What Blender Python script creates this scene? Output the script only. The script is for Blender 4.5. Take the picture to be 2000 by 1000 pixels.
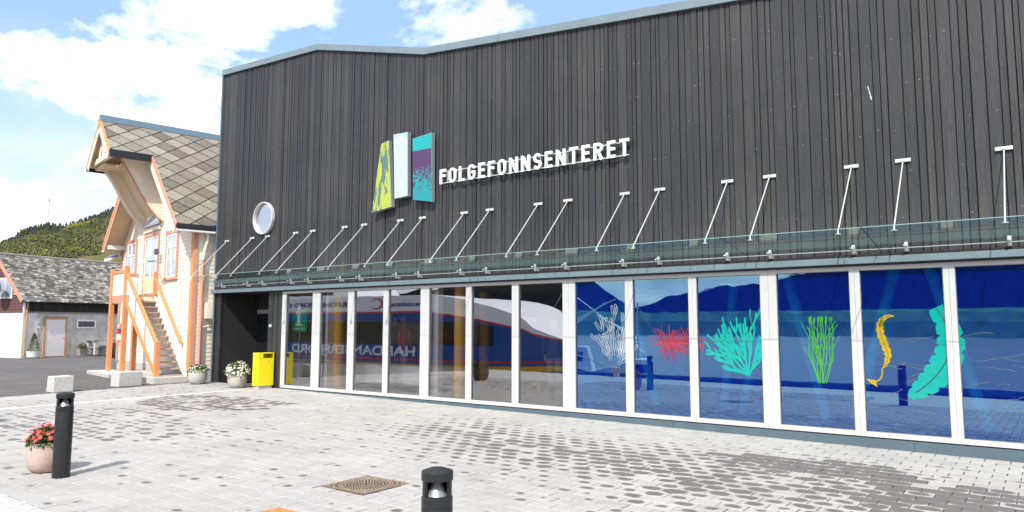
import bpy, math, random
from mathutils import Vector, Matrix
R = math.radians
for o in list(bpy.data.objects): bpy.data.objects.remove(o)
SC = bpy.context.scene; COL = SC.collection

# ------------------------------------------------------------------ camera
F_PX, YAW, PITCH = 1418.96, 0.637735, 0.0959484
CAMZ = 1.70
cd = bpy.data.cameras.new('camera'); cam = bpy.data.objects.new('camera', cd); COL.objects.link(cam)
cd.sensor_fit = 'HORIZONTAL'; cd.sensor_width = 36.0; cd.lens = 36.0*F_PX/2000.0
cd.clip_start = 0.05; cd.clip_end = 20000
cam.location = (0, -11.5, CAMZ); cam.rotation_euler = (math.pi/2+PITCH, -0.0012, YAW)
SC.camera = cam
SC.render.resolution_x = 1024; SC.render.resolution_y = 512

# ------------------------------------------------------------------ sky, clouds, sun
SUN_EL, SUN_DIR = 47.0, Vector((0.345, -0.94, 0)).normalized()
W = bpy.data.worlds.new('World'); SC.world = W; W.use_nodes = True
nt = W.node_tree; nt.nodes.clear()
def N(tree, t, **kw):
    n = tree.nodes.new(t)
    for k, v in kw.items():
        if k in n.inputs and not hasattr(n, k): n.inputs[k].default_value = v
        else:
            try: setattr(n, k, v)
            except Exception: n.inputs[k].default_value = v
    return n
def math_(tree, op, a, b=None, clamp=False):
    n = tree.nodes.new('ShaderNodeMath'); n.operation = op; n.use_clamp = clamp
    for i, x in enumerate((a, b)):
        if x is None: continue
        if isinstance(x, (int, float)): n.inputs[i].default_value = x
        else: tree.links.new(x, n.inputs[i])
    return n.outputs[0]
def ramp(tree, fac, stops, interp='LINEAR'):
    n = tree.nodes.new('ShaderNodeValToRGB'); n.color_ramp.interpolation = interp
    el = n.color_ramp.elements
    while len(el) < len(stops): el.new(0.5)
    for e, (p, c) in zip(el, stops):
        e.position = p; e.color = (c, c, c, 1) if isinstance(c, (int, float)) else (*c, 1)
    tree.links.new(fac, n.inputs[0]); return n.outputs[0]
def mixc(tree, fac, a, b, mode='MIX'):
    n = tree.nodes.new('ShaderNodeMix'); n.data_type = 'RGBA'; n.blend_type = mode
    for idx, x in ((0, fac), (6, a), (7, b)):
        if isinstance(x, (int, float)): n.inputs[idx].default_value = x
        elif isinstance(x, tuple): n.inputs[idx].default_value = (*x, 1)
        else: tree.links.new(x, n.inputs[idx])
    return n.outputs[2]
sky = N(nt, 'ShaderNodeTexSky', sky_type='NISHITA'); sky.sun_disc = False
sky.sun_elevation = R(SUN_EL); sky.sun_rotation = math.atan2(SUN_DIR.x, SUN_DIR.y)
sky.air_density = 1.0; sky.dust_density = 1.2; sky.ozone_density = 1.0
tc = N(nt, 'ShaderNodeTexCoord'); sep = N(nt, 'ShaderNodeSeparateXYZ'); nt.links.new(tc.outputs['Generated'], sep.inputs[0])
zz = math_(nt, 'MAXIMUM', sep.outputs[2], 0.0)
den = math_(nt, 'ADD', zz, 0.30)
cx = math_(nt, 'DIVIDE', sep.outputs[0], den); cy = math_(nt, 'DIVIDE', sep.outputs[1], den)
cmb = N(nt, 'ShaderNodeCombineXYZ'); nt.links.new(cx, cmb.inputs[0]); nt.links.new(cy, cmb.inputs[1])
cmb.inputs[2].default_value = 8.3
n1 = N(nt, 'ShaderNodeTexNoise', noise_dimensions='3D'); n1.inputs['Scale'].default_value = 2.1
n1.inputs['Detail'].default_value = 9; n1.inputs['Roughness'].default_value = 0.60; n1.inputs['Distortion'].default_value = 0.25
nt.links.new(cmb.outputs[0], n1.inputs['Vector'])
cl = ramp(nt, n1.outputs[0], [(0.45, 0.0), (0.505, 0.6), (0.56, 1.0)])
n2 = N(nt, 'ShaderNodeTexNoise'); n2.inputs['Scale'].default_value = 5.5; n2.inputs['Detail'].default_value = 6
nt.links.new(cmb.outputs[0], n2.inputs['Vector'])
ccol = ramp(nt, n2.outputs[0], [(0.34, (6.2, 6.8, 7.8)), (0.56, (9.8, 9.9, 10.1))])
hz = ramp(nt, zz, [(0.0, 0.55), (0.35, 0.0)])
cfac = math_(nt, 'MAXIMUM', cl, hz)
skyb = mixc(nt, 0.45, sky.outputs[0], (3.4, 5.2, 8.9))
skym = mixc(nt, cfac, skyb, ccol)
bg = N(nt, 'ShaderNodeBackground'); nt.links.new(skym, bg.inputs[0]); bg.inputs[1].default_value = 0.122
wo = N(nt, 'ShaderNodeOutputWorld'); nt.links.new(bg.outputs[0], wo.inputs[0])
sd = bpy.data.lights.new('sun', 'SUN'); sun = bpy.data.objects.new('sun', sd); COL.objects.link(sun)
sd.energy = 3.6; sd.angle = R(0.53); sd.color = (1.0, 0.955, 0.89)
tosun = Vector((SUN_DIR.x*math.cos(R(SUN_EL)), SUN_DIR.y*math.cos(R(SUN_EL)), math.sin(R(SUN_EL))))
sun.rotation_euler = tosun.to_track_quat('Z', 'Y').to_euler(); sun.location = (10, -30, 40)
SC.view_settings.view_transform = 'Standard'; SC.view_settings.look = 'None'
SC.view_settings.gamma = 1.0; SC.view_settings.exposure = 0.62
SC.render.engine = 'CYCLES'
SC.cycles.max_bounces = 10; SC.cycles.transparent_max_bounces = 16
random.seed(7)
rnd = random.random
def U(a, b): return a+(b-a)*random.random()

# ------------------------------------------------------------------ materials
MAT = {}
def mat(name, col, rough=0.6, metal=0.0, noise=0.0, nscale=8.0, bump=0.0, bscale=40.0, stretch=None, spec=0.5, objrand=0.0, coat=0.0):
    """plain procedural material: base colour broken up by noise, optional bump and per-object tone"""
    if name in MAT: return MAT[name]
    m = bpy.data.materials.new(name); m.use_nodes = True; t = m.node_tree
    b = t.nodes['Principled BSDF']
    b.inputs['Roughness'].default_value = rough; b.inputs['Metallic'].default_value = metal
    b.inputs['Specular IOR Level'].default_value = spec
    if coat: b.inputs['Coat Weight'].default_value = coat
    b.inputs['Base Color'].default_value = (*col, 1)
    co = t.nodes.new('ShaderNodeTexCoord'); mp = t.nodes.new('ShaderNodeMapping')
    t.links.new(co.outputs['Object'], mp.inputs[0])
    if stretch: mp.inputs['Scale'].default_value = stretch
    c = None
    if noise:
        n = N(t, 'ShaderNodeTexNoise'); n.inputs['Scale'].default_value = nscale; n.inputs['Detail'].default_value = 7
        n.inputs['Roughness'].default_value = 0.62
        t.links.new(mp.outputs[0], n.inputs['Vector'])
        lo = tuple(max(0, x*(1-noise)) for x in col); hi = tuple(min(1, x*(1+noise)) for x in col)
        c = ramp(t, n.outputs[0], [(0.3, lo), (0.7, hi)])
        rr = ramp(t, n.outputs[0], [(0.3, min(1, rough*1.12)), (0.7, rough*0.88)]); t.links.new(rr, b.inputs['Roughness'])
    if objrand:
        oi = t.nodes.new('ShaderNodeObjectInfo')
        v = ramp(t, oi.outputs['Random'], [(0.0, 1-objrand), (1.0, 1+objrand)])
        c = mixc(t, 1.0, c if c is not None else tuple(col), v, 'MULTIPLY')
    if c is not None: t.links.new(c, b.inputs['Base Color'])
    if bump:
        n = N(t, 'ShaderNodeTexNoise'); n.inputs['Scale'].default_value = bscale; n.inputs['Detail'].default_value = 5
        t.links.new(mp.outputs[0], n.inputs['Vector'])
        bp = t.nodes.new('ShaderNodeBump'); bp.inputs['Strength'].default_value = bump; bp.inputs['Distance'].default_value = 0.01
        t.links.new(n.outputs[0], bp.inputs['Height']); t.links.new(bp.outputs[0], b.inputs['Normal'])
    MAT[name] = m; return m
def glass(name, tint, refl, rough=0.0, ior=1.5, rcol=(1, 1, 1), haze=0.0, hcol=(1, 1, 1)):
    """thin window glass: tinted straight-through light plus a mirror share that grows at grazing angles"""
    if name in MAT: return MAT[name]
    m = bpy.data.materials.new(name); m.use_nodes = True; t = m.node_tree; t.nodes.clear()
    tr = N(t, 'ShaderNodeBsdfTransparent'); tr.inputs[0].default_value = (*tint, 1)
    gl = N(t, 'ShaderNodeBsdfGlossy'); gl.inputs[0].default_value = (*rcol, 1); gl.inputs['Roughness'].default_value = rough
    fr = N(t, 'ShaderNodeFresnel'); fr.inputs[0].default_value = ior
    f = math_(t, 'ADD', math_(t, 'MULTIPLY', fr.outputs[0], 1.0-refl), refl, True)
    base = tr.outputs[0]
    if haze:
        df = N(t, 'ShaderNodeBsdfDiffuse'); df.inputs[0].default_value = (*hcol, 1)
        mh = N(t, 'ShaderNodeMixShader'); mh.inputs[0].default_value = haze
        t.links.new(tr.outputs[0], mh.inputs[1]); t.links.new(df.outputs[0], mh.inputs[2]); base = mh.outputs[0]
    mx = N(t, 'ShaderNodeMixShader'); t.links.new(f, mx.inputs[0]); t.links.new(base, mx.inputs[1]); t.links.new(gl.outputs[0], mx.inputs[2])
    if 'wavy' in name:
        co = t.nodes.new('ShaderNodeTexCoord'); n = N(t, 'ShaderNodeTexNoise'); n.inputs['Scale'].default_value = 1.6; n.inputs['Detail'].default_value = 1
        t.links.new(co.outputs['Object'], n.inputs['Vector'])
        bp = t.nodes.new('ShaderNodeBump'); bp.inputs['Strength'].default_value = 0.011; bp.inputs['Distance'].default_value = 0.05
        t.links.new(n.outputs[0], bp.inputs['Height']); t.links.new(bp.outputs[0], gl.inputs['Normal'])
    o = N(t, 'ShaderNodeOutputMaterial'); t.links.new(mx.outputs[0], o.inputs[0]); MAT[name] = m; return m

def cladding_mat():
    m = bpy.data.materials.new('black_stained_wood'); m.use_nodes = True; t = m.node_tree; b = t.nodes['Principled BSDF']
    co = t.nodes.new('ShaderNodeTexCoord'); oi = t.nodes.new('ShaderNodeObjectInfo')
    off = N(t, 'ShaderNodeVectorMath', operation='ADD'); t.links.new(co.outputs['Object'], off.inputs[0])
    cb = N(t, 'ShaderNodeCombineXYZ'); t.links.new(math_(t, 'MULTIPLY', oi.outputs['Random'], 37.0), cb.inputs[2]); t.links.new(cb.outputs[0], off.inputs[1])
    mp = N(t, 'ShaderNodeMapping'); mp.inputs['Scale'].default_value = (22, 22, 0.8); t.links.new(off.outputs[0], mp.inputs[0])
    g = N(t, 'ShaderNodeTexNoise'); g.inputs['Scale'].default_value = 2.2; g.inputs['Detail'].default_value = 8; g.inputs['Roughness'].default_value = 0.65
    g.inputs['Distortion'].default_value = 0.6; t.links.new(mp.outputs[0], g.inputs['Vector'])
    mp2 = N(t, 'ShaderNodeMapping'); mp2.inputs['Scale'].default_value = (6, 6, 2.2); t.links.new(off.outputs[0], mp2.inputs[0])
    kn = N(t, 'ShaderNodeTexVoronoi'); kn.inputs['Scale'].default_value = 1.0; t.links.new(mp2.outputs[0], kn.inputs['Vector'])
    kmask = ramp(t, kn.outputs['Distance'], [(0.06, 1.0), (0.16, 0.0)])
    pat = N(t, 'ShaderNodeTexNoise'); pat.inputs['Scale'].default_value = 0.55; pat.inputs['Detail'].default_value = 5; t.links.new(co.outputs['Object'], pat.inputs['Vector'])
    base = ramp(t, g.outputs[0], [(0.25, (0.021, 0.0212, 0.0232)), (0.5, (0.0335, 0.0332, 0.0345)), (0.78, (0.055, 0.053, 0.0525))])
    tone = ramp(t, oi.outputs['Random'], [(0.0, (0.70, 0.74, 0.80)), (0.5, (1.0, 1.0, 1.02)), (0.90, (1.20, 1.18, 1.14)), (1.0, (1.35, 1.18, 1.0))])
    c = mixc(t, 1.0, base, tone, 'MULTIPLY')
    c = mixc(t, 0.6, c, ramp(t, pat.outputs[0], [(0.35, (0.72, 0.74, 0.8)), (0.65, (1.3, 1.26, 1.2))]), 'MULTIPLY')
    c = mixc(t, math_(t, 'MULTIPLY', kmask, 0.55), c, (0.016, 0.015, 0.014))
    # brown weathering runs
    mp3 = N(t, 'ShaderNodeMapping'); mp3.inputs['Scale'].default_value = (9, 9, 0.9); t.links.new(off.outputs[0], mp3.inputs[0])
    st = N(t, 'ShaderNodeTexNoise'); st.inputs['Scale'].default_value = 1.0; st.inputs['Detail'].default_value = 3; t.links.new(mp3.outputs[0], st.inputs['Vector'])
    c = mixc(t, math_(t, 'MULTIPLY', ramp(t, st.outputs[0], [(0.66, 0.0), (0.76, 1.0)]), 0.4), c, (0.085, 0.066, 0.048))
    t.links.new(c, b.inputs['Base Color'])
    b.inputs['Roughness'].default_value = 0.52; b.inputs['Specular IOR Level'].default_value = 0.4
    bp = t.nodes.new('ShaderNodeBump'); bp.inputs['Strength'].default_value = 0.35; bp.inputs['Distance'].default_value = 0.004
    t.links.new(g.outputs[0], bp.inputs['Height']); t.links.new(bp.outputs[0], b.inputs['Normal'])
    MAT['clad'] = m; return m

def paver_mat():
    m = bpy.data.materials.new('concrete_pavers_with_wet_spots'); m.use_nodes = True; t = m.node_tree; b = t.nodes['Principled BSDF']
    uv = N(t, 'ShaderNodeUVMap'); uv.uv_map = 'UVMap'
    sp = N(t, 'ShaderNodeSeparateXYZ'); t.links.new(uv.outputs[0], sp.inputs[0])
    u = math_(t, 'ABSOLUTE', math_(t, 'SUBTRACT', math_(t, 'MULTIPLY', sp.outputs[0], 2.0), 1.0))
    v = math_(t, 'ABSOLUTE', math_(t, 'SUBTRACT', math_(t, 'MULTIPLY', sp.outputs[1], 2.0), 1.0))
    r = math_(t, 'POWER', math_(t, 'ADD', math_(t, 'POWER', u, 2.3), math_(t, 'POWER', v, 2.3)), 1/2.3)
    geo = N(t, 'ShaderNodeNewGeometry')
    n = N(t, 'ShaderNodeTexNoise'); n.inputs['Scale'].default_value = 7.5; n.inputs['Detail'].default_value = 5
    t.links.new(geo.outputs['Position'], n.inputs['Vector'])
    r2 = math_(t, 'ADD', r, math_(t, 'MULTIPLY', math_(t, 'SUBTRACT', n.outputs[0], 0.5), 0.85))
    at = N(t, 'ShaderNodeAttribute'); at.attribute_name = 'wet'
    d = math_(t, 'SUBTRACT', at.outputs['Fac'], r2)
    wet = ramp(t, math_(t, 'ADD', math_(t, 'MULTIPLY', d, 4.5), 0.5, True), [(0.0, 0.0), (1.0, 1.0)])
    f = N(t, 'ShaderNodeTexNoise'); f.inputs['Scale'].default_value = 90; f.inputs['Detail'].default_value = 4; t.links.new(geo.outputs['Position'], f.inputs['Vector'])
    big = N(t, 'ShaderNodeTexNoise'); big.inputs['Scale'].default_value = 0.7; big.inputs['Detail'].default_value = 5; t.links.new(geo.outputs['Position'], big.inputs['Vector'])
    to = N(t, 'ShaderNodeAttribute'); to.attribute_name = 'tone'
    dry = mixc(t, 1.0, ramp(t, f.outputs[0], [(0.3, (0.335, 0.319, 0.296)), (0.7, (0.415, 0.397, 0.372))]), ramp(t, big.outputs[0], [(0.3, 0.90), (0.7, 1.06)]), 'MULTIPLY')
    dry = mixc(t, 1.0, dry, ramp(t, to.outputs['Fac'], [(0.0, (0.93, 0.93, 0.93)), (0.5, (1, 1, 1)), (1.0, (1.04, 1.03, 1.02))]), 'MULTIPLY')
    sto = N(t, 'ShaderNodeTexNoise'); sto.inputs['Scale'].default_value = 2.1; sto.inputs['Detail'].default_value = 8; sto.inputs['Roughness'].default_value = 0.7
    t.links.new(geo.outputs['Position'], sto.inputs['Vector'])
    dry = mixc(t, 0.55, dry, ramp(t, sto.outputs[0], [(0.30, (0.74, 0.73, 0.71)), (0.48, (1, 1, 1)), (0.7, (1.06, 1.06, 1.06))]), 'MULTIPLY')
    c = mixc(t, wet, dry, (0.142, 0.124, 0.110)); t.links.new(c, b.inputs['Base Color'])
    rr = ramp(t, wet, [(0, 0.82), (1, 0.5)]); t.links.new(rr, b.inputs['Roughness']); b.inputs['Specular IOR Level'].default_value = 0.35
    bp = t.nodes.new('ShaderNodeBump'); bp.inputs['Strength'].default_value = 0.25; bp.inputs['Distance'].default_value = 0.003
    t.links.new(f.outputs[0], bp.inputs['Height']); t.links.new(bp.outputs[0], b.inputs['Normal'])
    MAT['paver'] = m; return m

def slate_mat(name, cols, lichen=0.5, scale=14.0):
    m = bpy.data.materials.new(name); m.use_nodes = True; t = m.node_tree; b = t.nodes['Principled BSDF']
    oi = t.nodes.new('ShaderNodeObjectInfo'); co = t.nodes.new('ShaderNodeTexCoord'); at = N(t, 'ShaderNodeAttribute'); at.attribute_name = 'tone'
    rv = math_(t, 'FRACT', math_(t, 'ADD', oi.outputs['Random'], at.outputs['Fac']))
    n = N(t, 'ShaderNodeTexNoise'); n.inputs['Scale'].default_value = scale; n.inputs['Detail'].default_value = 8; n.inputs['Roughness'].default_value = 0.7
    t.links.new(co.outputs['Object'], n.inputs['Vector'])
    big = N(t, 'ShaderNodeTexNoise'); big.inputs['Scale'].default_value = 1.1; big.inputs['Detail'].default_value = 6; t.links.new(co.outputs['Object'], big.inputs['Vector'])
    c = ramp(t, rv, [(0.0, cols[0]), (0.35, cols[1]), (0.7, cols[2]), (1.0, cols[3])])
    c = mixc(t, 0.8, c, ramp(t, n.outputs[0], [(0.3, (0.62, 0.6, 0.58)), (0.7, (1.35, 1.33, 1.28))]), 'MULTIPLY')
    c = mixc(t, math_(t, 'MULTIPLY', ramp(t, n.outputs[0], [(0.60, 0.0), (0.68, 1.0)]), lichen), c, (0.46, 0.45, 0.40))
    c = mixc(t, math_(t, 'MULTIPLY', ramp(t, big.outputs[0], [(0.55, 0.0), (0.72, 1.0)]), 0.35), c, (0.17, 0.17, 0.10))
    t.links.new(c, b.inputs['Base Color']); b.inputs['Roughness'].default_value = 0.85
    bp = t.nodes.new('ShaderNodeBump'); bp.inputs['Strength'].default_value = 0.5; bp.inputs['Distance'].default_value = 0.012
    t.links.new(n.outputs[0], bp.inputs['Height']); t.links.new(bp.outputs[0], b.inputs['Normal'])
    MAT[name] = m; return m

def leaf_mat(name, a, c_, trans=0.25):
    if name in MAT: return MAT[name]
    m = bpy.data.materials.new(name); m.use_nodes = True; t = m.node_tree; b = t.nodes['Principled BSDF']
    at = N(t, 'ShaderNodeAttribute'); at.attribute_name = 'tone'
    c = ramp(t, at.outputs['Fac'], [(0.0, a), (1.0, c_)]); t.links.new(c, b.inputs['Base Color'])
    b.inputs['Roughness'].default_value = 0.6; b.inputs['Specular IOR Level'].default_value = 0.25
    MAT[name] = m; return m

cladding_mat(); paver_mat()
slate_mat('house_slate', [(0.115, 0.095, 0.078), (0.190, 0.165, 0.135), (0.235, 0.21, 0.175), (0.285, 0.265, 0.22)], 0.45)
slate_mat('barn_slate', [(0.07, 0.063, 0.055), (0.145, 0.132, 0.115), (0.22, 0.205, 0.18), (0.36, 0.345, 0.315)], 0.3, 5.0)
mat('trim', (0.15, 0.20, 0.225), 0.45, 0.2, 0.08, 3.0)
mat('trim_light', (0.175, 0.225, 0.25), 0.45, 0.15, 0.10, 3.0)
mat('plinth', (0.085, 0.125, 0.15), 0.5, 0.1, 0.14, 2.0)
mat('black', (0.012, 0.012, 0.013), 0.6)
mat('backing', (0.010, 0.010, 0.011), 0.9)
mat('white_frame', (0.54, 0.525, 0.51), 0.4, 0, 0.05, 3.0); mat('gasket', (0.16, 0.16, 0.16), .6)
mat('steel', (0.62, 0.63, 0.64), 0.32, 0.75, 0.06, 10)
mat('steel_white', (0.58, 0.58, 0.57), 0.4, 0.3, 0.05, 10)
mat('white_sign', (0.85, 0.85, 0.84), 0.4)
mat('panel_side', (0.30, 0.34, 0.36), 0.4, 0.2)
mat('yellow_paint', (0.86, 0.70, 0.004), 0.42, 0, 0.03, 4)
mat('graphite', (0.022, 0.023, 0.025), 0.42, 0.35, 0.15, 20, 0.05, 300)
mat('graphite_light', (0.30, 0.31, 0.30), 0.35, 0.6)
mat('pot_pale', (0.46, 0.43, 0.375), 0.85, 0, 0.14, 12, 0.25, 90)
mat('pot_terracotta', (0.50, 0.37, 0.31), 0.85, 0, 0.16, 14, 0.3, 80)
mat('pot_brown', (0.10, 0.065, 0.06), 0.7, 0, 0.12, 12)
mat('soil', (0.03, 0.022, 0.016), 0.95)
mat('granite', (0.50, 0.485, 0.455), 0.85, 0, 0.16, 18, 0.3, 70)
mat('concrete', (0.46, 0.44, 0.41), 0.9, 0, 0.2, 9, 0.3, 60)
mat('iron', (0.17, 0.115, 0.08), 0.7, 0.35, 0.4, 9, 0.2, 80)
mat('iron_bright', (0.44, 0.35, 0.25), 0.5, 0.5, 0.3, 14)
mat('iron_dark', (0.02, 0.014, 0.010), 0.8)
mat('rust_cover', (0.62, 0.22, 0.07), 0.75, 0.1, 0.22, 9, 0.3, 60)
mat('orange_trim', (0.66, 0.27, 0.10), 0.55, 0, 0.08, 5)
mat('pink_trim', (0.56, 0.27, 0.18), 0.55, 0, 0.06, 5)
mat('cream_siding', (0.80, 0.70, 0.58), 0.6, 0, 0.05, 4)
mat('cream_soffit', (0.76, 0.60, 0.39), 0.65, 0, 0.06, 5)
mat('cream_board', (0.80, 0.68, 0.51), 0.6, 0, 0.05, 5)
mat('white_paint', (0.80, 0.77, 0.74), 0.55, 0, 0.03, 5)
mat('rail_panel', (0.80, 0.78, 0.77), 0.5, 0, 0.02, 4)
mat('tread_wood', (0.40, 0.31, 0.23), 0.75, 0, 0.25, 6, 0, 40, (1, 8, 8))
mat('ridge_metal', (0.10, 0.16, 0.20), 0.4, 0.3, 0.08, 3)
mat('black_gutter', (0.014, 0.017, 0.022), 0.4)
mat('house_glass', (0.34, 0.39, 0.45), 0.06, 0.0, 0.25, 2.0, spec=0.9)
mat('asphalt', (0.098, 0.090, 0.086), 0.9, 0, 0.22, 1.2, 0.35, 160)
mat('setts', (0.44, 0.43, 0.41), 0.85, 0, 0.12, 10, 0.4, 40)
mat('grout', (0.06, 0.056, 0.052), 0.95, 0, 0.15, 30)
mat('kerb_white', (0.60, 0.59, 0.57), 0.8, 0, 0.06, 12)
mat('barn_red', (0.115, 0.050, 0.045), 0.75, 0, 0.2, 6)
mat('barn_dark', (0.016, 0.014, 0.013), 0.8, 0, 0.35, 5, 0, 40, (6, 6, 0.6), objrand=0.25)
mat('plaster', (0.52, 0.49, 0.45), 0.9, 0, 0.22, 2.2, 0.3, 25)
mat('plaster_white', (0.70, 0.67, 0.62), 0.9, 0, 0.10, 4, 0.3, 25)
mat('door_white', (0.75, 0.71, 0.68), 0.5, 0, 0.03, 3)
mat('raw_wood', (0.50, 0.30, 0.13), 0.7, 0, 0.15, 8)
mat('grey_wood', (0.26, 0.235, 0.205), 0.85, 0, 0.2, 8)
mat('life_red', (0.70, 0.05, 0.05), 0.5); mat('life_white', (0.8, 0.8, 0.78), 0.5)
mat('dish_grey', (0.09, 0.09, 0.105), 0.5)
mat('machine_orange', (0.75, 0.21, 0.015), 0.4); mat('rubber', (0.015, 0.015, 0.016), 0.8)
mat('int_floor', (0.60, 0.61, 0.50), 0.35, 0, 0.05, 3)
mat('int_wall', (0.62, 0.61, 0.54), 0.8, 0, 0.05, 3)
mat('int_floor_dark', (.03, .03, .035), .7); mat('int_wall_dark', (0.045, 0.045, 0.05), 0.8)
mat('int_ceiling', (0.26, 0.19, 0.12), 0.7, 0, 0.3, 2)
mat('int_column', (0.95, 0.50, 0.03), 0.45, 0, 0.04, 3)
mat('int_white', (0.88, 0.88, 0.87), 0.5)
mat('sofa_white', (0.80, 0.80, 0.76), 0.7)
mat('info_green', (0.0, 0.42, 0.11), 0.4)
mat('hull_blue', (0.008, 0.085, 0.34), 0.25, 0, 0.05, 1)
mat('hull_white', (0.86, 0.88, 0.92), 0.3); mat('hull_red', (0.70, 0.03, 0.04), 0.35)
mat('fender_yellow', (0.85, 0.45, 0.01), 0.5); mat('ship_text_blue', (0.01, 0.05, 0.26), 0.4)
mat('dark_glass', (0.012, 0.013, 0.016), 0.08, 0, 0, 1, spec=0.8)
mat('quay_wall', (0.16, 0.15, 0.14), 0.9, 0, 0.2, 2)
mat('quay_beam', (0.02, 0.07, 0.22), 0.6)
glass('clear_glass_wavy', (1.0, 1.0, 1.0), 0.30, 0.0, 1.38)
glass('blue_film_glass_wavy', (0.0, 0.70, 0.94), 0.25, 0.0, 1.45, (0.55, 0.95, 1.0), 0.16, (0.0, 0.03, 0.80))
glass('canopy_glass', (0.88, 0.94, 0.915), 0.0, 0.0, 1.42, (0.78, 0.92, 0.87), haze=0.035, hcol=(0.10, 0.20, 0.175))
glass('port_glass', (0.15, 0.2, 0.25), 0.55, 0.0, 1.5)

# ------------------------------------------------------------------ mesh helpers
ORG = {}
class MB:
    def __init__(s): s.v = []; s.f = []; s.m = []; s.t = None; s.uv = None
    def add(s, vs, fs, mi=0):
        k = len(s.v); s.v += [tuple(map(float, p)) for p in vs]; s.f += [tuple(i+k for i in f) for f in fs]; s.m += [mi]*len(fs); return s
    def box(s, x0, x1, y0, y1, z0, z1, mi=0, M=None):
        if x0 > x1: x0, x1 = x1, x0
        if y0 > y1: y0, y1 = y1, y0
        if z0 > z1: z0, z1 = z1, z0
        vs = [(x, y, z) for z in (z0, z1) for y in (y0, y1) for x in (x0, x1)]
        if M is not None: vs = [tuple(M @ Vector(p)) for p in vs]
        return s.add(vs, [(0, 2, 3, 1), (4, 5, 7, 6), (0, 1, 5, 4), (2, 6, 7, 3), (0, 4, 6, 2), (1, 3, 7, 5)], mi)
    def tube(s, pts, r, n=10, mi=0, cap=True, r2=None):
        pts = [Vector(p) for p in pts]; k = len(s.v); L = len(pts)
        up = None
        for i, p in enumerate(pts):
            d = (pts[min(i+1, L-1)]-pts[max(i-1, 0)]).normalized()
            a = Vector((0, 0, 1)) if abs(d.z) < 0.9 else Vector((1, 0, 0))
            if up is None: up = (a-d*a.dot(d)).normalized()
            else: up = (up-d*up.dot(d)).normalized()
            sd_ = d.cross(up); rr = r if r2 is None else r+(r2-r)*i/(L-1)
            if isinstance(r, (list, tuple)): rr = r[i]
            for j in range(n):
                an = 2*math.pi*j/n; s.v.append(tuple(p+up*math.cos(an)*rr+sd_*math.sin(an)*rr))
        for i in range(L-1):
            for j in range(n):
                a = k+i*n+j; b = k+i*n+(j+1) % n; s.f.append((a, b, b+n, a+n)); s.m.append(mi)
        if cap:
            s.f.append(tuple(k+j for j in reversed(range(n)))); s.m.append(mi)
            s.f.append(tuple(k+(L-1)*n+j for j in range(n))); s.m.append(mi)
        return s
    def lathe(s, prof, c=(0, 0, 0), n=24, mi=0, cap=True):
        k = len(s.v)
        for r, z in prof:
            for j in range(n):
                an = 2*math.pi*j/n; s.v.append((c[0]+r*math.cos(an), c[1]+r*math.sin(an), c[2]+z))
        for i in range(len(prof)-1):
            for j in range(n):
                a = k+i*n+j; b = k+i*n+(j+1) % n; s.f.append((a, b, b+n, a+n)); s.m.append(mi)
        if cap:
            s.f.append(tuple(k+j for j in reversed(range(n)))); s.m.append(mi)
            s.f.append(tuple(k+(len(prof)-1)*n+j for j in range(n))); s.m.append(mi)
        return s
    def prism(s, poly, f3, d, mi=0):
        """poly 2D -> f3(a,b,t) 3D, extruded t=0..d"""
        n = len(poly); vs = [f3(a, b, 0) for a, b in poly]+[f3(a, b, d) for a, b in poly]
        return s.add(vs, [tuple(range(n)), tuple(reversed(range(n, 2*n)))]+[(i, i+n, (i+1) % n+n, (i+1) % n) for i in range(n)], mi)
    def build(s, name, m, parent=None, smooth=False, bevel=0.0, fix=True, local=False):
        o_ = ORG.get(parent.name, (0, 0, 0)) if (parent and not local) else (0, 0, 0)
        me = bpy.data.meshes.new(name)
        me.from_pydata([(x-o_[0], y-o_[1], z-o_[2]) for x, y, z in s.v], [], s.f)
        for mm in (m if isinstance(m, (list, tuple)) else [m]): me.materials.append(MAT[mm] if isinstance(mm, str) else mm)
        if len(me.materials) > 1: me.polygons.foreach_set('material_index', s.m)
        if fix:
            import bmesh
            bm = bmesh.new(); bm.from_mesh(me); bmesh.ops.recalc_face_normals(bm, faces=bm.faces); bm.to_mesh(me); bm.free()
        if smooth:
            me.polygons.foreach_set('use_smooth', [True]*len(me.polygons))
        ob = bpy.data.objects.new(name, me); COL.objects.link(ob)
        if smooth:
            md = ob.modifiers.new('split', 'EDGE_SPLIT'); md.split_angle = R(35)
        if bevel:
            md = ob.modifiers.new('bevel', 'BEVEL'); md.width = bevel; md.segments = 2; md.limit_method = 'ANGLE'; md.angle_limit = R(40)
        if parent: ob.parent = parent; ORG[ob.name] = ORG.get(parent.name, (0, 0, 0))
        return ob
def tone_attr(ob, vals, name='tone', dom='FACE'):
    a = ob.data.attributes.new(name, 'FLOAT', dom); a.data.foreach_set('value', vals)
def tag(o, label, cat, group=None):
    o['label'] = label; o['category'] = cat
    if group: o['group'] = group
    return o
def struct(o): o['kind'] = 'structure'; return o
def thing(name, label, cat, loc=(0, 0, 0), rotz=0.0, group=None):
    o = bpy.data.objects.new(name, None); COL.objects.link(o); o.location = loc; o.rotation_euler = (0, 0, rotz)
    o.empty_display_size = 0.2
    ORG[o.name] = (0, 0, 0) if rotz else tuple(loc)
    return tag(o, label, cat, group)
def copy_tree(o, loc, rotz, label, parent=None):
    c = o.copy(); COL.objects.link(c)
    if parent is None: c.location = loc; c.rotation_euler = (0, 0, rotz); c['label'] = label
    else: c.parent = parent
    for ch in o.children: copy_tree(ch, None, 0, None, c)
    return c
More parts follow.
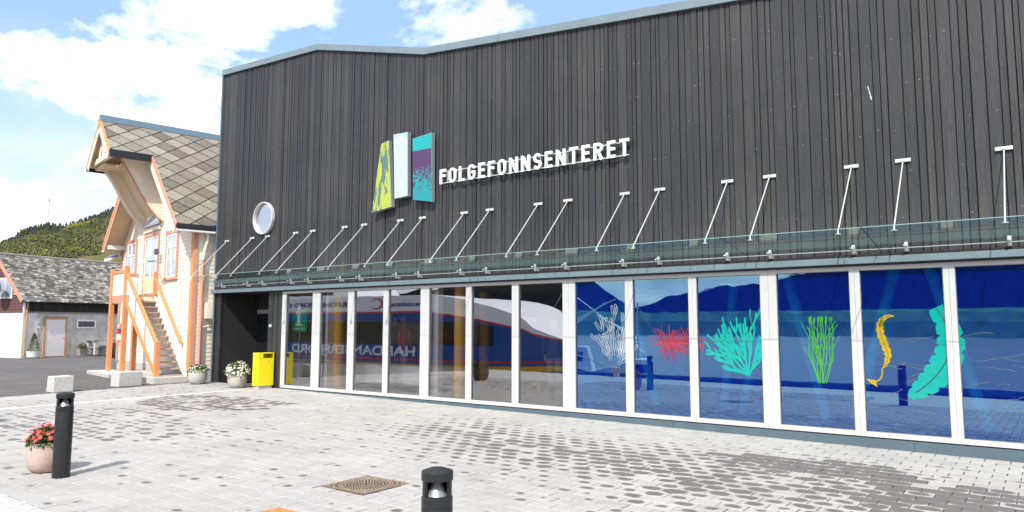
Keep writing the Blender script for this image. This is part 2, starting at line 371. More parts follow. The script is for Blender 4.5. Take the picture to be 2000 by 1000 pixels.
def text_mesh(txt, size, depth=0.0, bold=0.0, align='LEFT', shear=0.0, width=None):
    cu = bpy.data.curves.new('t', 'FONT'); cu.body = txt; cu.size = size; cu.extrude = depth; cu.offset = bold; cu.align_x = align; cu.shear = shear
    cu.resolution_u = 4
    ob = bpy.data.objects.new('t', cu); COL.objects.link(ob)
    dg = bpy.context.evaluated_depsgraph_get(); dg.update()
    me = bpy.data.meshes.new_from_object(ob.evaluated_get(dg)); bpy.data.objects.remove(ob)
    vs = [tuple(v.co) for v in me.vertices]; fs = [tuple(p.vertices) for p in me.polygons]
    bpy.data.meshes.remove(me)
    if width and vs:
        x0 = min(v[0] for v in vs); x1 = max(v[0] for v in vs); k = width/(x1-x0); vs = [((v[0]-x0)*k, v[1], v[2]) for v in vs]
    return vs, fs
def gz(x, y): return -0.033-0.00935*max(x, -19)+0.012*min(0, max(y, -13))

# ------------------------------------------------------------------ setting: ground, plaza, quay, water, mountains, hill
ED = -19.15           # where the paving meets the asphalt
QY = -13.3            # quay edge
def interp(tab, x):
    if x <= tab[0][0]: return tab[0][1]
    for (a, b), (c, d) in zip(tab, tab[1:]):
        if x <= c: return b+(d-b)*(x-a)/(c-a)
    return tab[-1][1]
m = MB(); xs = [-4000, -300, -60, ED-0.01, ED+0.01, 8, 4000]; ys = [QY, -8, 0, 20, 300, 4000]
for x in xs:
    for y in ys: m.v.append((x, y, gz(x, y)-(0.07 if x > ED else 0.0)))
for i in range(len(xs)-1):
    for j in range(len(ys)-1):
        a = i*len(ys)+j; m.f.append((a, a+len(ys), a+len(ys)+1, a+1)); m.m.append(0)
struct(m.build('ground', 'asphalt', fix=False))

def wet_poly(poly, x, y):
    ins = False; dm = 9; n = len(poly)
    for i in range(n):
        (x0, y0), (x1, y1) = poly[i], poly[(i+1) % n]
        if (y0 > y) != (y1 > y) and x < (x1-x0)*(y-y0)/(y1-y0)+x0: ins = not ins
        t = max(0, min(1, ((x-x0)*(x1-x0)+(y-y0)*(y1-y0))/((x1-x0)**2+(y1-y0)**2)))
        dm = min(dm, math.hypot(x-x0-t*(x1-x0), y-y0-t*(y1-y0)))
    return dm if ins else -dm
WR = [(-8.82, -1.45), (-7.64, -1.18), (-6.51, -1.31), (-4.61, -1.52), (-3.21, -1.33), (-1.97, -1.2), (-0.83, -1.73), (0.6, -1.8), (1.2, -3.4), (-3.54, -5.25), (-4.45, -4.64), (-5.08, -4.64), (-5.58, -4.68), (-6.47, -4.61), (-8.4, -3.37), (-9.17, -3.32), (-9.1, -2.21)]
WF = [[(-3.9, -1.75), (-1.94, -1.37), (-1.4, -1.82), (-2.3, -2.3), (-3.6, -2.25)], [(-1.95, -1.8), (-0.5, -2.0), (0.3, -2.8), (-1.6, -3.8), (-1.7, -2.69)]]
WL = [(-15.77, -3.49), (-16.48, -2.41), (-14.61, -1.79), (-13.08, -1.82), (-12.73, -2.8), (-14.1, -3.82)]
WS = [(-15.76, -6.4), (-15.15, -4.4), (-11.88, -4.5), (-10.4, -5.0), (-11.9, -6.69), (-13.24, -7.2)]
def wetness(x, y):
    w = -1.0
    if rnd() < (0.22 if x < -7 else 0.13) and y < -0.9: w = U(0.12, 0.50)
    d = wet_poly(WR, x, y)
    if d > -0.25: w = max(w, min(1.0, 0.42+d*0.45)*U(0.55, 1.15)) if rnd() < min(0.93, 0.55+d*0.7) else w
    for p in WF:
        d = wet_poly(p, x, y)
        if d > -0.1: w = max(w, U(0.8, 1.35)+d*0.5) if rnd() < 0.85 else w
    d = wet_poly(WL, x, y)
    if d > -0.15: w = max(w, U(0.55, 1.3)) if rnd() < 0.88 else w
    d = wet_poly(WS, x, y)
    if d > -0.2 and rnd() < 0.62: w = max(w, U(0.3, 0.95))
    if x < -16.9 and rnd() < 0.25: w = max(w, U(0.2, 0.6))
    return w
PW, PH, GAP = 0.28, 0.21, 0.009
plaza = MB(); xs = [ED, -16, -12, -8, -4, 0, 5.0]; ys = [-8.41, -4, 0.02]
for x in xs:
    for y in ys: plaza.v.append((x, y, gz(x, y)-0.010))
for i in range(len(xs)-1):
    for j in range(len(ys)-1):
        a = i*3+j; plaza.f.append((a, a+3, a+4, a+1)); plaza.m.append(0)
plaza = struct(plaza.build('plaza_pavement', 'grout', fix=False))
def paver_geo(cx_, cy_, lx, ly):
    h = U(-0.0015, 0.0015); tx = U(-0.003, 0.003); c = 0.006
    vs = []; uv = []
    for k, (ins, dz) in enumerate(((0.0, -0.008), (c, 0.0))):
        for sx, sy in ((-1, -1), (1, -1), (1, 1), (-1, 1)):
            x = cx_+sx*(lx/2-GAP/2-ins); y = cy_+sy*(ly/2-GAP/2-ins)
            vs.append((x, y, gz(x, y)+dz+h+tx*sx)); uv.append(((sx*(lx/2-ins)/(lx/2)+1)/2, (sy*(ly/2-ins)/(ly/2)+1)/2))
    return vs, uv, [(4, 5, 6, 7), (0, 1, 5, 4), (1, 2, 6, 5), (2, 3, 7, 6), (3, 0, 4, 7)]
pav = []
row = 0; y = 0.0
holes = [(-6.19, -5.85, 0.345), (-5.87, -7.29, 0.305)]
while y-PH > -8.42:
    cyy = y-PH/2; x = ED+0.14*(row % 2)-0.14
    while x < 3.0:
        x0 = max(x, ED); x1 = min(x+PW, 3.0)
        if x1-x0 > 0.05:
            rects = [(x0, x1, y-PH, y)]
            for hx, hy, hs in holes:
                out = []
                for a, b, c, d in rects:
                    if b <= hx-hs or a >= hx+hs or d <= hy-hs or c >= hy+hs: out.append((a, b, c, d)); continue
                    if a < hx-hs: out.append((a, hx-hs, c, d))
                    if b > hx+hs: out.append((hx+hs, b, c, d))
                    a2, b2 = max(a, hx-hs), min(b, hx+hs)
                    if c < hy-hs: out.append((a2, b2, c, hy-hs))
                    if d > hy+hs: out.append((a2, b2, hy+hs, d))
                rects = out
            for a, b, c, d in rects:
                if b-a > .025 and d-c > .025: pav.append(((a+b)/2, (c+d)/2, b-a, d-c))
        x += PW
    y -= PH; row += 1
cdir = Vector((-math.sin(YAW), math.cos(YAW), 0)); crt = Vector((math.cos(YAW), math.sin(YAW), 0))
def px_of(x, y, z=0.0):
    v = Vector((x, y+11.5, 0)); d = v.dot(cdir); r = v.dot(crt)
    return d, (1000+F_PX*r/d if d > 0.1 else -9999), (636+F_PX*(1.7-z)/d if d > .1 else 9999)
vis = []
for i, p in enumerate(pav):
    d, px, py = px_of(p[0], p[1])
    if d > 2 and -20 < px < 2020 and py < 1015: vis.append((d, i))
vis.sort(); near = {i for _, i in vis[:300]}
st = MB(); stuv = []; stw = []; stt = []
for i, p in enumerate(pav):
    vs, uv, fs = paver_geo(*p); w = wetness(p[0], p[1]); tn = U(0, 1)
    if i in near:
        me = bpy.data.meshes.new('paver'); me.from_pydata([(a-p[0], b-p[1], c) for a, b, c in vs], [], fs); me.materials.append(MAT['paver'])
        l = me.uv_layers.new(name='UVMap')
        for lp in me.loops: l.data[lp.index].uv = uv[lp.vertex_index]
        ob = bpy.data.objects.new('paver', me); COL.objects.link(ob); ob.location = (p[0], p[1], 0); ob.parent = plaza
        tone_attr(ob, [w]*5, 'wet'); tone_attr(ob, [tn]*5, 'tone')
    else:
        st.add(vs, fs); stuv += uv; stw += [w]*5; stt += [tn]*5
so = st.build('pavers', 'paver', plaza, fix=False); so['kind'] = 'stuff'
l = so.data.uv_layers.new(name='UVMap')
uvflat = []
for lp in so.data.loops: uvflat += stuv[lp.vertex_index]
l.data.foreach_set('uv', uvflat); tone_attr(so, stw, 'wet'); tone_attr(so, stt, 'tone')

# pale strip of kerb stones across the paving
m = MB(); y = -0.75; line = lambda y: -16.32+0.085*(y+0.75)
strip = struct(MB().box(-16.39, -16.25, -0.72, -0.70, gz(-16.3, 0)-0.03, gz(-16.3, -.7)-0.004).build('kerb_strip', 'kerb_white'))
while y > -8.3:
    y1 = y-0.98
    bm_ = MB(); vs = []
    for yy in (y-0.004, y1+0.004):
        for dx in (-0.065, 0.065):
            for dz in (-0.03, 0.005): vs.append((line(yy)+dx, yy, gz(line(yy), yy)+dz))
    bm_.add(vs, [(0, 1, 3, 2), (4, 6, 7, 5), (0, 4, 5, 1), (2, 3, 7, 6), (1, 5, 7, 3)]); bm_.build('kerb_stone', 'kerb_white', strip, bevel=0.002)
    y = y1

# rough pale setts between the paving and the quay edge
m = MB(); xs = [-60, ED, -8, 0, 8, 60]; ys = [QY+0.35, -8.408]
for x in xs:
    for y in ys: m.v.append((x, y, gz(x, y)+(0.008 if x > ED-1 else 0.012)-0.012))
for i in range(len(xs)-1): m.f.append((2*i, 2*i+2, 2*i+3, 2*i+1)); m.m.append(0)
quay = struct(m.build('quay_paving', 'setts', fix=False))
m = MB(); y = -8.412; r_ = 0
while y > -10.2:
    x = -12.0+0.07*(r_ % 2)
    while x < -4.0:
        lx = U(0.10, 0.17); hz_ = U(-0.006, 0.007)
        pts = [(x+U(0.004, 0.012), y-U(0.004, 0.012)), (x+lx-U(0.004, 0.012), y-U(0.004, 0.012)), (x+lx-U(0.004, 0.012), y-0.11+U(0.004, 0.012)), (x+U(0.004, 0.012), y-0.11+U(0.004, 0.012))]
        cxx = sum(p[0] for p in pts)/4; cyy = sum(p[1] for p in pts)/4
        vs = [(a, b, gz(a, b)-0.006) for a, b in pts]+[(cxx+(a-cxx)*0.8, cyy+(b-cyy)*0.8, gz(a, b)+0.012+hz_) for a, b in pts]
        m.add(vs, [(4, 7, 6, 5), (0, 4, 5, 1), (1, 5, 6, 2), (2, 6, 7, 3), (3, 7, 4, 0)]); x += lx
    y -= 0.115; r_ += 1
s_ = m.build('setts', 'setts', quay); s_['kind'] = 'stuff'
m = MB(); m.box(-400, 400, QY-0.4, QY, -6, -0.16); struct(m.build('quay_wall', 'quay_wall'))
m = MB(); m.box(-15.6, 60, QY-0.02, QY+0.28, -0.158, 0.06); tag(m.build('bull_rail', 'quay_beam', bevel=0.03), 'long blue painted timber beam along the quay edge, mirrored in the windows', 'beam')

# water of the fjord
def water_mat():
    m = bpy.data.materials.new('fjord_water'); m.use_nodes = True; t = m.node_tree; b = t.nodes['Principled BSDF']
    b.inputs['Base Color'].default_value = (0.10, 0.14, 0.14, 1); b.inputs['Roughness'].default_value = 0.2; b.inputs['IOR'].default_value = 1.33
    co = t.nodes.new('ShaderNodeNewGeometry'); mp = N(t, 'ShaderNodeMapping'); mp.inputs['Scale'].default_value = (0.35, 1.3, 1)
    t.links.new(co.outputs['Position'], mp.inputs[0])
    n = N(t, 'ShaderNodeTexNoise'); n.inputs['Scale'].default_value = 0.5; n.inputs['Detail'].default_value = 6; t.links.new(mp.outputs[0], n.inputs['Vector'])
    bp = t.nodes.new('ShaderNodeBump'); bp.inputs['Strength'].default_value = 0.5; bp.inputs['Distance'].default_value = 0.5
    t.links.new(n.outputs[0], bp.inputs['Height']); t.links.new(bp.outputs[0], b.inputs['Normal']); MAT['water'] = m
water_mat()
m = MB().add([(-6000, QY-0.2, -2.2), (6000, QY-0.2, -2.2), (6000, -7000, -2.2), (-6000, -7000, -2.2)], [(0, 3, 2, 1)])
struct(m.build('fjord_water', 'water', fix=False))

# mountains on the far shore (seen mirrored in the windows)
def mount_mat():
    m = bpy.data.materials.new('far_mountain'); m.use_nodes = True; t = m.node_tree; b = t.nodes['Principled BSDF']
    g = t.nodes.new('ShaderNodeNewGeometry'); sp = N(t, 'ShaderNodeSeparateXYZ'); t.links.new(g.outputs['Position'], sp.inputs[0])
    n = N(t, 'ShaderNodeTexNoise'); n.inputs['Scale'].default_value = 0.008; n.inputs['Detail'].default_value = 10; n.inputs['Roughness'].default_value = 0.65; t.links.new(g.outputs['Position'], n.inputs['Vector'])
    n2_ = N(t, 'ShaderNodeTexNoise'); n2_.inputs['Scale'].default_value = 0.05; n2_.inputs['Detail'].default_value = 8; t.links.new(g.outputs['Position'], n2_.inputs['Vector'])
    at = N(t, 'ShaderNodeAttribute'); at.attribute_name = 'snow'; z = math_(t, 'ADD', at.outputs['Fac'], math_(t, 'MULTIPLY', math_(t, 'SUBTRACT', n.outputs[0], 0.5), 0.9))
    c = ramp(t, math_(t, 'DIVIDE', sp.outputs[2], 42.0), [(0.0, (0.12, 0.25, 0.13)), (0.95, (0.07, 0.19, 0.09)), (1.0, (0.010, 0.014, 0.018))])
    c = mixc(t, 0.7, c, ramp(t, n2_.outputs[0], [(0.3, (0.55, 0.55, 0.55)), (0.7, (1.4, 1.4, 1.4))]), 'MULTIPLY')
    c = mixc(t, ramp(t, z, [(0.80, 0.0), (0.90, 1.0)]), c, (0.75, 0.77, 0.8))
    t.links.new(c, b.inputs['Base Color']); b.inputs['Roughness'].default_value = 1.0; b.inputs['Specular IOR Level'].default_value = 0.0; MAT['mount'] = m
mount_mat()
MT = [(-170, 3.0), (-150, 2.6), (-136, 2.9), (-127, 4.6), (-121.3, 4.3), (-119, 2.9), (-117.4, 1.95), (-116.5, 2.1), (-114.6, 2.75), (-110.8, 3.6), (-107.3, 4.05), (-103.6, 4.9), (-98, 6.6), (-92, 8.2), (-80, 8.8), (-60, 7.5), (-40, 6.0), (-10, 5.0)]
random.seed(21)
ph = [(U(0.2, 3), U(0, 6.28), U(0.4, 1)) for _ in range(14)]
m = MB(); SN = []; NA, NR = 320, 26
rs = [1000, 1012, 1030, 1050, 1090, 1150]+[1250+k*130 for k in range(NR-6)]
for i in range(NA+1):
    a = -170+160*i/NA; jag = sum(w*math.sin(f*a*1.7+p) for f, p, w in ph)*0.035+sum(w*math.sin(f*a*9+p) for f, p, w in ph)*0.012
    el = math.tan(R(interp(MT, a)+jag))
    for r_ in rs:
        if r_ <= 1012: z = -2.5+ (20 if r_ > 1000 else 0)
        elif r_ <= 1150: z = 30+1.5*math.sin(a*3.1)
        else:
            s_ = min(1, (r_-1150)/2300.0); crest = el*3450*(0.88+0.12*math.sin(a*0.9))
            z = 30+(el*3450-30)*(s_**1.25)+ 9*math.sin(a*5.3+r_*0.012)*s_*(1-s_)*2
        m.v.append((r_*math.cos(R(a)), r_*math.sin(R(a))-11.5, z)); SN.append(max(0, min(1, (r_-1150)/2300.0))**2 if -118 < a < -100 else 0.0)
n_ = len(rs)
for i in range(NA):
    for j in range(n_-1):
        k = i*n_+j; m.f.append((k, k+1, k+n_+1, k+n_)); m.m.append(0)
mo = struct(m.build('far_mountains', 'mount', fix=False)); tone_attr(mo, SN, 'snow', 'POINT')

# wooded hill behind the barn
HT = [(120, .2), (135, .22), (145, .21), (150, .185), (155.44, .139), (156.58, .126), (157.93, .1163), (158.74, .112), (159.35, .1126), (160.32, .1065), (161.26, .097), (161.81, .092), (165, .08), (170, .066), (185, .045)]
def hill_mat():
    m = bpy.data.materials.new('hill_ground'); m.use_nodes = True; t = m.node_tree; b = t.nodes['Principled BSDF']
    g = t.nodes.new('ShaderNodeNewGeometry')
    n = N(t, 'ShaderNodeTexNoise'); n.inputs['Scale'].default_value = 0.02; n.inputs['Detail'].default_value = 9; n.inputs['Roughness'].default_value = 0.65; t.links.new(g.outputs['Position'], n.inputs['Vector'])
    c = ramp(t, n.outputs[0], [(0.30, (0.05, 0.06, 0.022)), (0.45, (0.10, 0.11, 0.03)), (0.56, (0.13, 0.105, 0.06)), (0.66, (0.20, 0.16, 0.10)), (0.8, (0.09, 0.11, 0.04))])
    t.links.new(c, b.inputs['Base Color']); b.inputs['Roughness'].default_value = 1.0; b.inputs['Specular IOR Level'].default_value = 0.0; MAT['hill'] = m
hill_mat()
def hill_z(a, r_):
    s_ = max(0.0, min(1.25, (r_-200)/1200.0)); h = interp(HT, a)*1400
    z = h*(s_ if s_ < 1 else 1-(s_-1)*0.6)
    return z+(1.6*math.sin(a*2.1+r_*0.008)+.6*math.sin(a*3.7-r_*0.013))*min(1, s_*2)*(1-min(1, s_)*0.75)
m = MB(); NA, NR = 160, 40
for i in range(NA+1):
    a = 118+70*i/NA
    for j in range(NR+1):
        r_ = 200+1400*j/NR; m.v.append((r_*math.cos(R(a)), r_*math.sin(R(a))-11.5, hill_z(a, r_)))
for i in range(NA):
    for j in range(NR):
        k = i*(NR+1)+j; m.f.append((k, k+1, k+NR+2, k+NR+1)); m.m.append(0)
ho = struct(m.build('hillside', 'hill', fix=False)); ho.data.polygons.foreach_set('use_smooth', [True]*len(ho.data.polygons))
leaf_mat('forest', (0.012, 0.021, 0.014), (0.036, 0.05, 0.024)); leaf_mat('spring_green', (0.09, 0.11, 0.014), (0.30, 0.29, 0.03))
leaf_mat('bush_mixed', (0.055, 0.065, 0.025), (0.15, 0.15, 0.06))
def conifer(mb, tn, x, y, z, h, w):
    k0 = len(mb.f); nn = 5
    for lv in range(4):
        zb = z+h*(0.08+0.22*lv); zt = z+h*(0.45+0.19*lv); rb = w*(1-0.22*lv); k = len(mb.v); a0 = U(0, 6)
        for j in range(nn): mb.v.append((x+rb*U(.7, 1.2)*math.cos(a0+j*1.2566), y+rb*U(.7, 1.2)*math.sin(a0+j*1.2566), zb+U(-.04, .04)*h))
        mb.v.append((x, y, zt))
        for j in range(nn): mb.f.append((k+j, k+(j+1) % nn, k+nn)); mb.m.append(0)
    tn += [U(0, 1)]*(len(mb.f)-k0)
def leafy(mb, tn, x, y, z, h, w, n=34, base=None):
    base = U(0, .6) if base is None else base
    for _ in range(n):
        a = U(0, 6.28); e = U(-.5, 1); rr = U(.45, 1)
        c = Vector((x+w*rr*math.cos(a)*math.cos(e), y+w*rr*math.sin(a)*math.cos(e), z+h*(0.55+0.43*rr*math.sin(e))))
        q = Matrix.Rotation(U(0, 6.28), 3, 'X') @ Matrix.Rotation(U(0, 6.28), 3, 'Z'); s_ = w*U(.14, .30)
        mb.add([c+q@Vector((s_, 0, 0)), c+q@Vector((0, s_*.8, 0)), c+q@Vector((-s_, 0, 0)), c+q@Vector((0, -s_*.8, s_*.3))], [(0, 1, 2, 3)])
        tn.append(max(0, min(1, base+U(-.25, .35)+0.2*math.sin(e))))
random.seed(5)
mc, tcn, mb_, tb, my, ty = MB(), [], MB(), [], MB(), []
for _ in range(1500):
    a = U(149, 166); r_ = 1395+U(-130, 30)*rnd()**0.7 if rnd() < .75 else U(1120, 1400)
    if 157.0 < a < 158.6 and r_ < 1360: continue
    x, y = r_*math.cos(R(a)), r_*math.sin(R(a))-11.5
    h = U(7, 15) if a < 161 else U(5, 10); conifer(mc, tcn, x, y, hill_z(a, r_)-1, h, h*U(.2, .34))
for _ in range(3200):
    a = U(149, 167); r_ = U(480, 1330); x, y = r_*math.cos(R(a)), r_*math.sin(R(a))-11.5
    if rnd() < .8: leafy(mb_, tb, x, y, hill_z(a, r_)-1, U(3, 8), U(2, 5), 26)
    else: leafy(my, ty, x, y, hill_z(a, r_)-1, U(4, 9), U(2, 4), 26)
for k in range(90):
    a = 157.2+U(-.7, 1.0); r_ = U(1230, 1330)+(a-157.2)*-20; x, y = r_*math.cos(R(a)), r_*math.sin(R(a))-11.5
    leafy(my, ty, x, y, hill_z(a, r_)-1, U(6, 10), U(4, 7), 24, 0.6)
for nm, mb2, tn, mt in (('conifer_wood', mc, tcn, 'forest'), ('hill_thicket', mb_, tb, 'bush_mixed'), ('spring_thicket', my, ty, 'spring_green')):
    ob = mb2.build(nm, mt, fix=False); tone_attr(ob, tn); ob['kind'] = 'stuff'
    ob['label'] = {'conifer_wood': 'dark conifer wood along the crest of the hill', 'hill_thicket': 'mixed green and brown thicket on the hillside', 'spring_thicket': 'bright yellow green spring bushes on the hillside'}[nm]; ob['category'] = 'woodland'
# single trees that stand out
def polar(px_, py_, r_):
    dx = (px_-1000)/F_PX; d = cdir*math.cos(PITCH)+Vector((0, 0, math.sin(PITCH))); up = Vector((0, 0, math.cos(PITCH)))-cdir*math.sin(PITCH)
    v = d+crt*dx+up*((500-py_)/F_PX); k = r_/math.hypot(v.x, v.y); return v*k+Vector((0, -11.5, CAMZ))
for (px_, py_, hpx, wpx, lab) in [(132, 461, 17, 4.2, 'tall slim bright yellow green tree on the hill below the conifers'), (44, 462, 12, 5, 'round pale green tree left of the mast, below the crest of the hill'), (90, 497, 27, 8, 'larger leafy green tree low on the hill right above the barn ridge')]:
    r_ = 1150 if hpx < 20 else 900
    b = polar(px_, py_, r_); k = r_/F_PX*1.05; h, w_ = hpx*k, wpx*k
    t_ = thing('leafy_tree', lab, 'tree', tuple(b))
    MB().tube([b, b+Vector((0, 0, h*.6))], .35, 6, r2=.12).build('trunk', 'grey_wood', t_)
    mm, tn = MB(), []
    leafy(mm, tn, b.x, b.y, b.z, h, w_, 170, .65 if hpx < 20 else .3)
    ob = mm.build('crown', 'spring_green' if hpx < 20 else 'bush_mixed', t_, fix=False); tone_attr(ob, tn)
b = polar(93, 440, 1430)
mast = thing('radio_mast', 'thin grey radio mast standing on the wooded hilltop', 'mast', tuple(b))
m = MB()
for k in range(3):
    an = k*2.09; m.tube([b+Vector((.9*math.cos(an), .9*math.sin(an), -3)), b+Vector((.35*math.cos(an), .35*math.sin(an), 40))], .26, 5)
for k in range(20): m.tube([b+Vector((.8, 0, 2*k)), b+Vector((-.6, .5, 2*k+1.8))], .08, 4)
m.build('tower', 'dish_grey', mast); MB().tube([b+Vector((0, 0, 39)), b+Vector((0, 0, 43.5))], .9, 8).build('antenna', 'dish_grey', mast)
b = polar(222, 509, 420)
ct = thing('cottage', 'small pale cottage with a grey roof on the lower hill behind the barn', 'house', (b.x, b.y, b.z-2))
m = MB(); m.box(b.x-3.5, b.x+3.5, b.y-3, b.y+3, b.z-2.5, b.z+1.2); m.build('wall', 'white_paint', ct)
m = MB(); m.prism([(-3.4, 1.15), (3.4, 1.15), (0, 3.0)], lambda p, q, t: (b.x-3.8+t, b.y+p, b.z+q), 7.6); m.build('roof', 'dish_grey', ct)
m = MB(); m.box(b.x+3.5, b.x+3.55, b.y-1.0, b.y+0.2, b.z-.6, b.z+.5); m.build('window', 'dark_glass', ct)

# ------------------------------------------------------------------ museum building
random.seed(11)
MUS = thing('museum_building', 'large museum clad in black vertical boards with a long row of ground floor windows', 'building', (-18.93, 0, 0.1))
ROOF = [(-18.95, 8.97), (-14.67, 8.75), (-10.95, 7.78), (-4.4, 7.14), (4.6, 6.28)]
XL, XR = -18.93, 4.6
def rz(x): return interp(ROOF, x)
# structural wall behind the boards
m = MB(); poly = [(XL+.02, 2.62), (XR, 2.62)]+[(x, z) for x, z in reversed(ROOF)]
poly[-1] = (XL+.02, 8.97)
m.prism(poly, lambda a, b, t: (a, 0.03+t, b), 0.2)
wall = m.build('front_wall', 'backing', MUS)
m = MB(); m.add([(XL, .06, .1), (XL+2.6, 12.9, .1), (XL+2.6, 12.9, 8.9), (XL, .06, 8.95), (XL+.25, .06, .1), (XL+2.85, 12.9, .1), (XL+2.85, 12.9, 8.9), (XL+.25, .06, 8.95)], [(0, 1, 2, 3), (4, 7, 6, 5), (0, 3, 7, 4), (1, 5, 6, 2), (3, 2, 6, 7), (0, 4, 5, 1)])
m.build('side_wall', 'barn_dark', MUS)
m = MB(); m.box(XR-.25, XR, .24, 12.9, -.1, 6.25); m.build('side_wall', 'barn_dark', MUS)
m = MB(); m.box(XL+2.9, XR, 12.9, 13.1, -.1, 6.2); m.build('rear_wall', 'barn_dark', MUS)
m = MB(); n = len(ROOF)
for x, z in ROOF:
    for y in (.24, 13.1): m.v += [(x+(.21*y if x < -18 else 0), y, z), (x+(.21*y if x < -18 else 0), y, z-.25)]
for i in range(n-1):
    k = 4*i; m.f += [(k, k+4, k+6, k+2), (k+1, k+3, k+7, k+5)]; m.m += [0, 0]
m.build('roof', 'trim', MUS, fix=False)
for (xa, za), (xb, zb) in zip(ROOF, ROOF[1:]):
    m = MB(); m.add([(xa, -.06, za-.045), (xb, -.06, zb-.045), (xb, -.06, zb+.11), (xa, -.06, za+.11), (xa, .26, za-.045), (xb, .26, zb-.045), (xb, .26, zb+.115), (xa, .26, za+.115)],
                    [(0, 1, 2, 3), (4, 7, 6, 5), (3, 2, 6, 7), (0, 4, 5, 1), (0, 3, 7, 4), (1, 5, 6, 2)])
    m.build('roof_flashing', 'trim_light', MUS)
# boards: widths measured on the right half, same rhythm to the left
BX = [-6.137, -5.946, -5.843, -5.762, -5.662, -5.463, -5.366, -5.30, -5.123, -4.946, -4.834, -4.713, -4.597, -4.489, -4.383, -4.208, -4.111, -4.029, -3.85, -3.668, -3.576, -3.457, -3.377, -3.188, -3.08, -3.018, -2.836, -2.658, -2.556, -2.469, -2.383, -2.298, -2.214, -2.089, -1.925, -1.831, -1.738, -1.541, -1.388, -1.287, -1.187, -1.089, -0.919, -0.824, -0.718, -0.545, -0.386, -0.297, -0.198]
ws = [b-a for a, b in zip(BX, BX[1:])]
xs = list(BX); x = BX[0]
while x > XL+.22:
    w = random.choice(ws); x -= w; xs.insert(0, max(x, XL+.02))
if xs[0] > XL+.03: xs[0] = XL+.02
x = BX[-1]
while x < XR-.2: x += random.choice(ws); xs.append(min(x, XR))
def board(x0, x1, z0, top, yb, th, parent, nm='plank', z1=None):
    m = MB(); za, zb = (top(x0), top(x1)); y0 = yb-th
    m.add([(x0, y0, z0), (x1, y0, z0), (x1, y0, zb), (x0, y0, za), (x0, yb, z0), (x1, yb, z0), (x1, yb, zb), (x0, yb, za)],
          [(0, 1, 2, 3), (0, 3, 7, 4), (1, 5, 6, 2), (3, 2, 6, 7), (0, 4, 5, 1)])
    return m.build(nm, 'clad', parent)
for a, b in zip(xs, xs[1:]):
    g = U(.0055, .010); board(a+g, b-g, 2.74+U(0, .004), lambda x: rz(x)-.03, .028, U(.018, .034), wall)
# nail heads in rough rows
m = MB()
for r_ in range(9):
    z0 = 3.3+r_*.62
    for a, b in zip(xs, xs[1:]):
        if rnd() < (.62 if a > -6.5 else .9): continue
        x = (a+b)/2+U(-.03, .03); z = z0+U(-.03, .03)+.05*math.sin(x*1.3+r_)
        if z > rz(x)-.2: continue
        s_ = U(.002, .005); m.box(x-s_, x+s_, -.0105, -.007, z-s_, z+s_)
dm = MB()
for k in range(7): zz0 = 5.22-.03*k; w = U(.004, .011); dm.box(-1.99+.006*k-w, -1.99+.006*k+w, -.0145-.0003*k, -.0115, zz0-.035, zz0)
dm.build('paint_drip', 'steel_white', MUS)['kind'] = 'stuff'
ob = m.build('nail_heads', 'steel_white', MUS); ob['kind'] = 'stuff'
# corner trim and post, entrance recess
DR = 1.1
m = MB(); m.box(XL-.03, XL+.03, -.05, .03, .10, 8.95); m.build('corner_trim', 'plinth', MUS)
m = MB(); m.box(XL+.06, -18.64, -.012, .055, .13, 2.60); m.build('recess_post', 'clad', MUS, bevel=.004)
rl = MB().box(XL+.27, -18.68, .06, DR, .10, 2.6).build('recess_wall', 'backing', MUS)
y = .06
while y < DR-.02:
    w = U(.09, .17); y1 = min(y+w, DR)
    m = MB().box(-18.678, -18.66+U(0, .01), y+.004, y1-.004, .13, 2.6); m.build('plank', 'clad', rl); y = y1
rb = MB().box(-18.64, -16.3, DR+.005, DR+.15, .10, 2.62).build('recess_wall', 'backing', MUS)
x = -17.45
while x < -16.42:
    w = U(.09, .17); x1 = min(x+w, -16.4)
    m = MB().box(x+.004, x1-.004, DR-.018+U(0, .006), DR+.003, .13, 2.6); m.build('plank', 'clad', rb); x = x1
m = MB().box(-18.64, -17.46, DR-.015, DR+.003, 2.2, 2.6); m.build('plank', 'clad', rb)
m = MB().box(-18.66, -16.46, .02, DR, 2.6, 2.66); m.build('recess_soffit', 'backing', MUS)
rs_ = MB().box(-16.44, -15.86, .03, 1.4, .10, 2.62).build('recess_wall', 'backing', MUS)
x = -16.44
while x < -15.87:
    w = U(.07, .13); x1 = min(x+w, -15.84)
    if -15.84-x1 < .04: x1 = -15.84
    board(x+.003, x1-.003, .13, lambda x: 2.6, .028, U(.02, .034), rs_); x = x1
m = MB()
for a, b, c, d in ((-18.62, -18.52, .14, 2.16), (-17.56, -17.46, .14, 2.16), (-18.52, -17.56, 2.04, 2.16), (-18.52, -17.56, .14, .22)): m.box(a, b, DR-.05, DR+.002, c, d)
door = m.build('entrance_door', 'panel_side', MUS)
m = MB(); m.box(-18.52, -17.56, DR-.03, DR-.02, .22, 2.04); m.build('door_glass', 'dark_glass', door)
for z in (1.98, 1.62): MB().box(-18.63, -18.60, DR-.12, DR-.052, z-.06, z+.06).build('hinge', 'steel_white', door, bevel=.004)
MB().tube([(-17.62, DR-.06, 1.0), (-17.62, DR-.11, 1.0), (-17.74, DR-.11, 1.0)], .012, 8).build('door_handle', 'steel', door)
m = MB().box(-16.345, -16.245, -.045, -.0085, 1.66, 1.735); m.build('door_phone', 'white_frame', MUS, bevel=.006)
for z0 in (0.62, 0.9): MB().box(-18.9, -18.885, -.03, -.013, z0, z0+.02).build('screw_plate', 'steel', MUS)
m = MB(); m.box(XL+.015, XL+.055, -.07, -.052, .12, 2.6); m.build('down_conduit', 'trim', MUS)

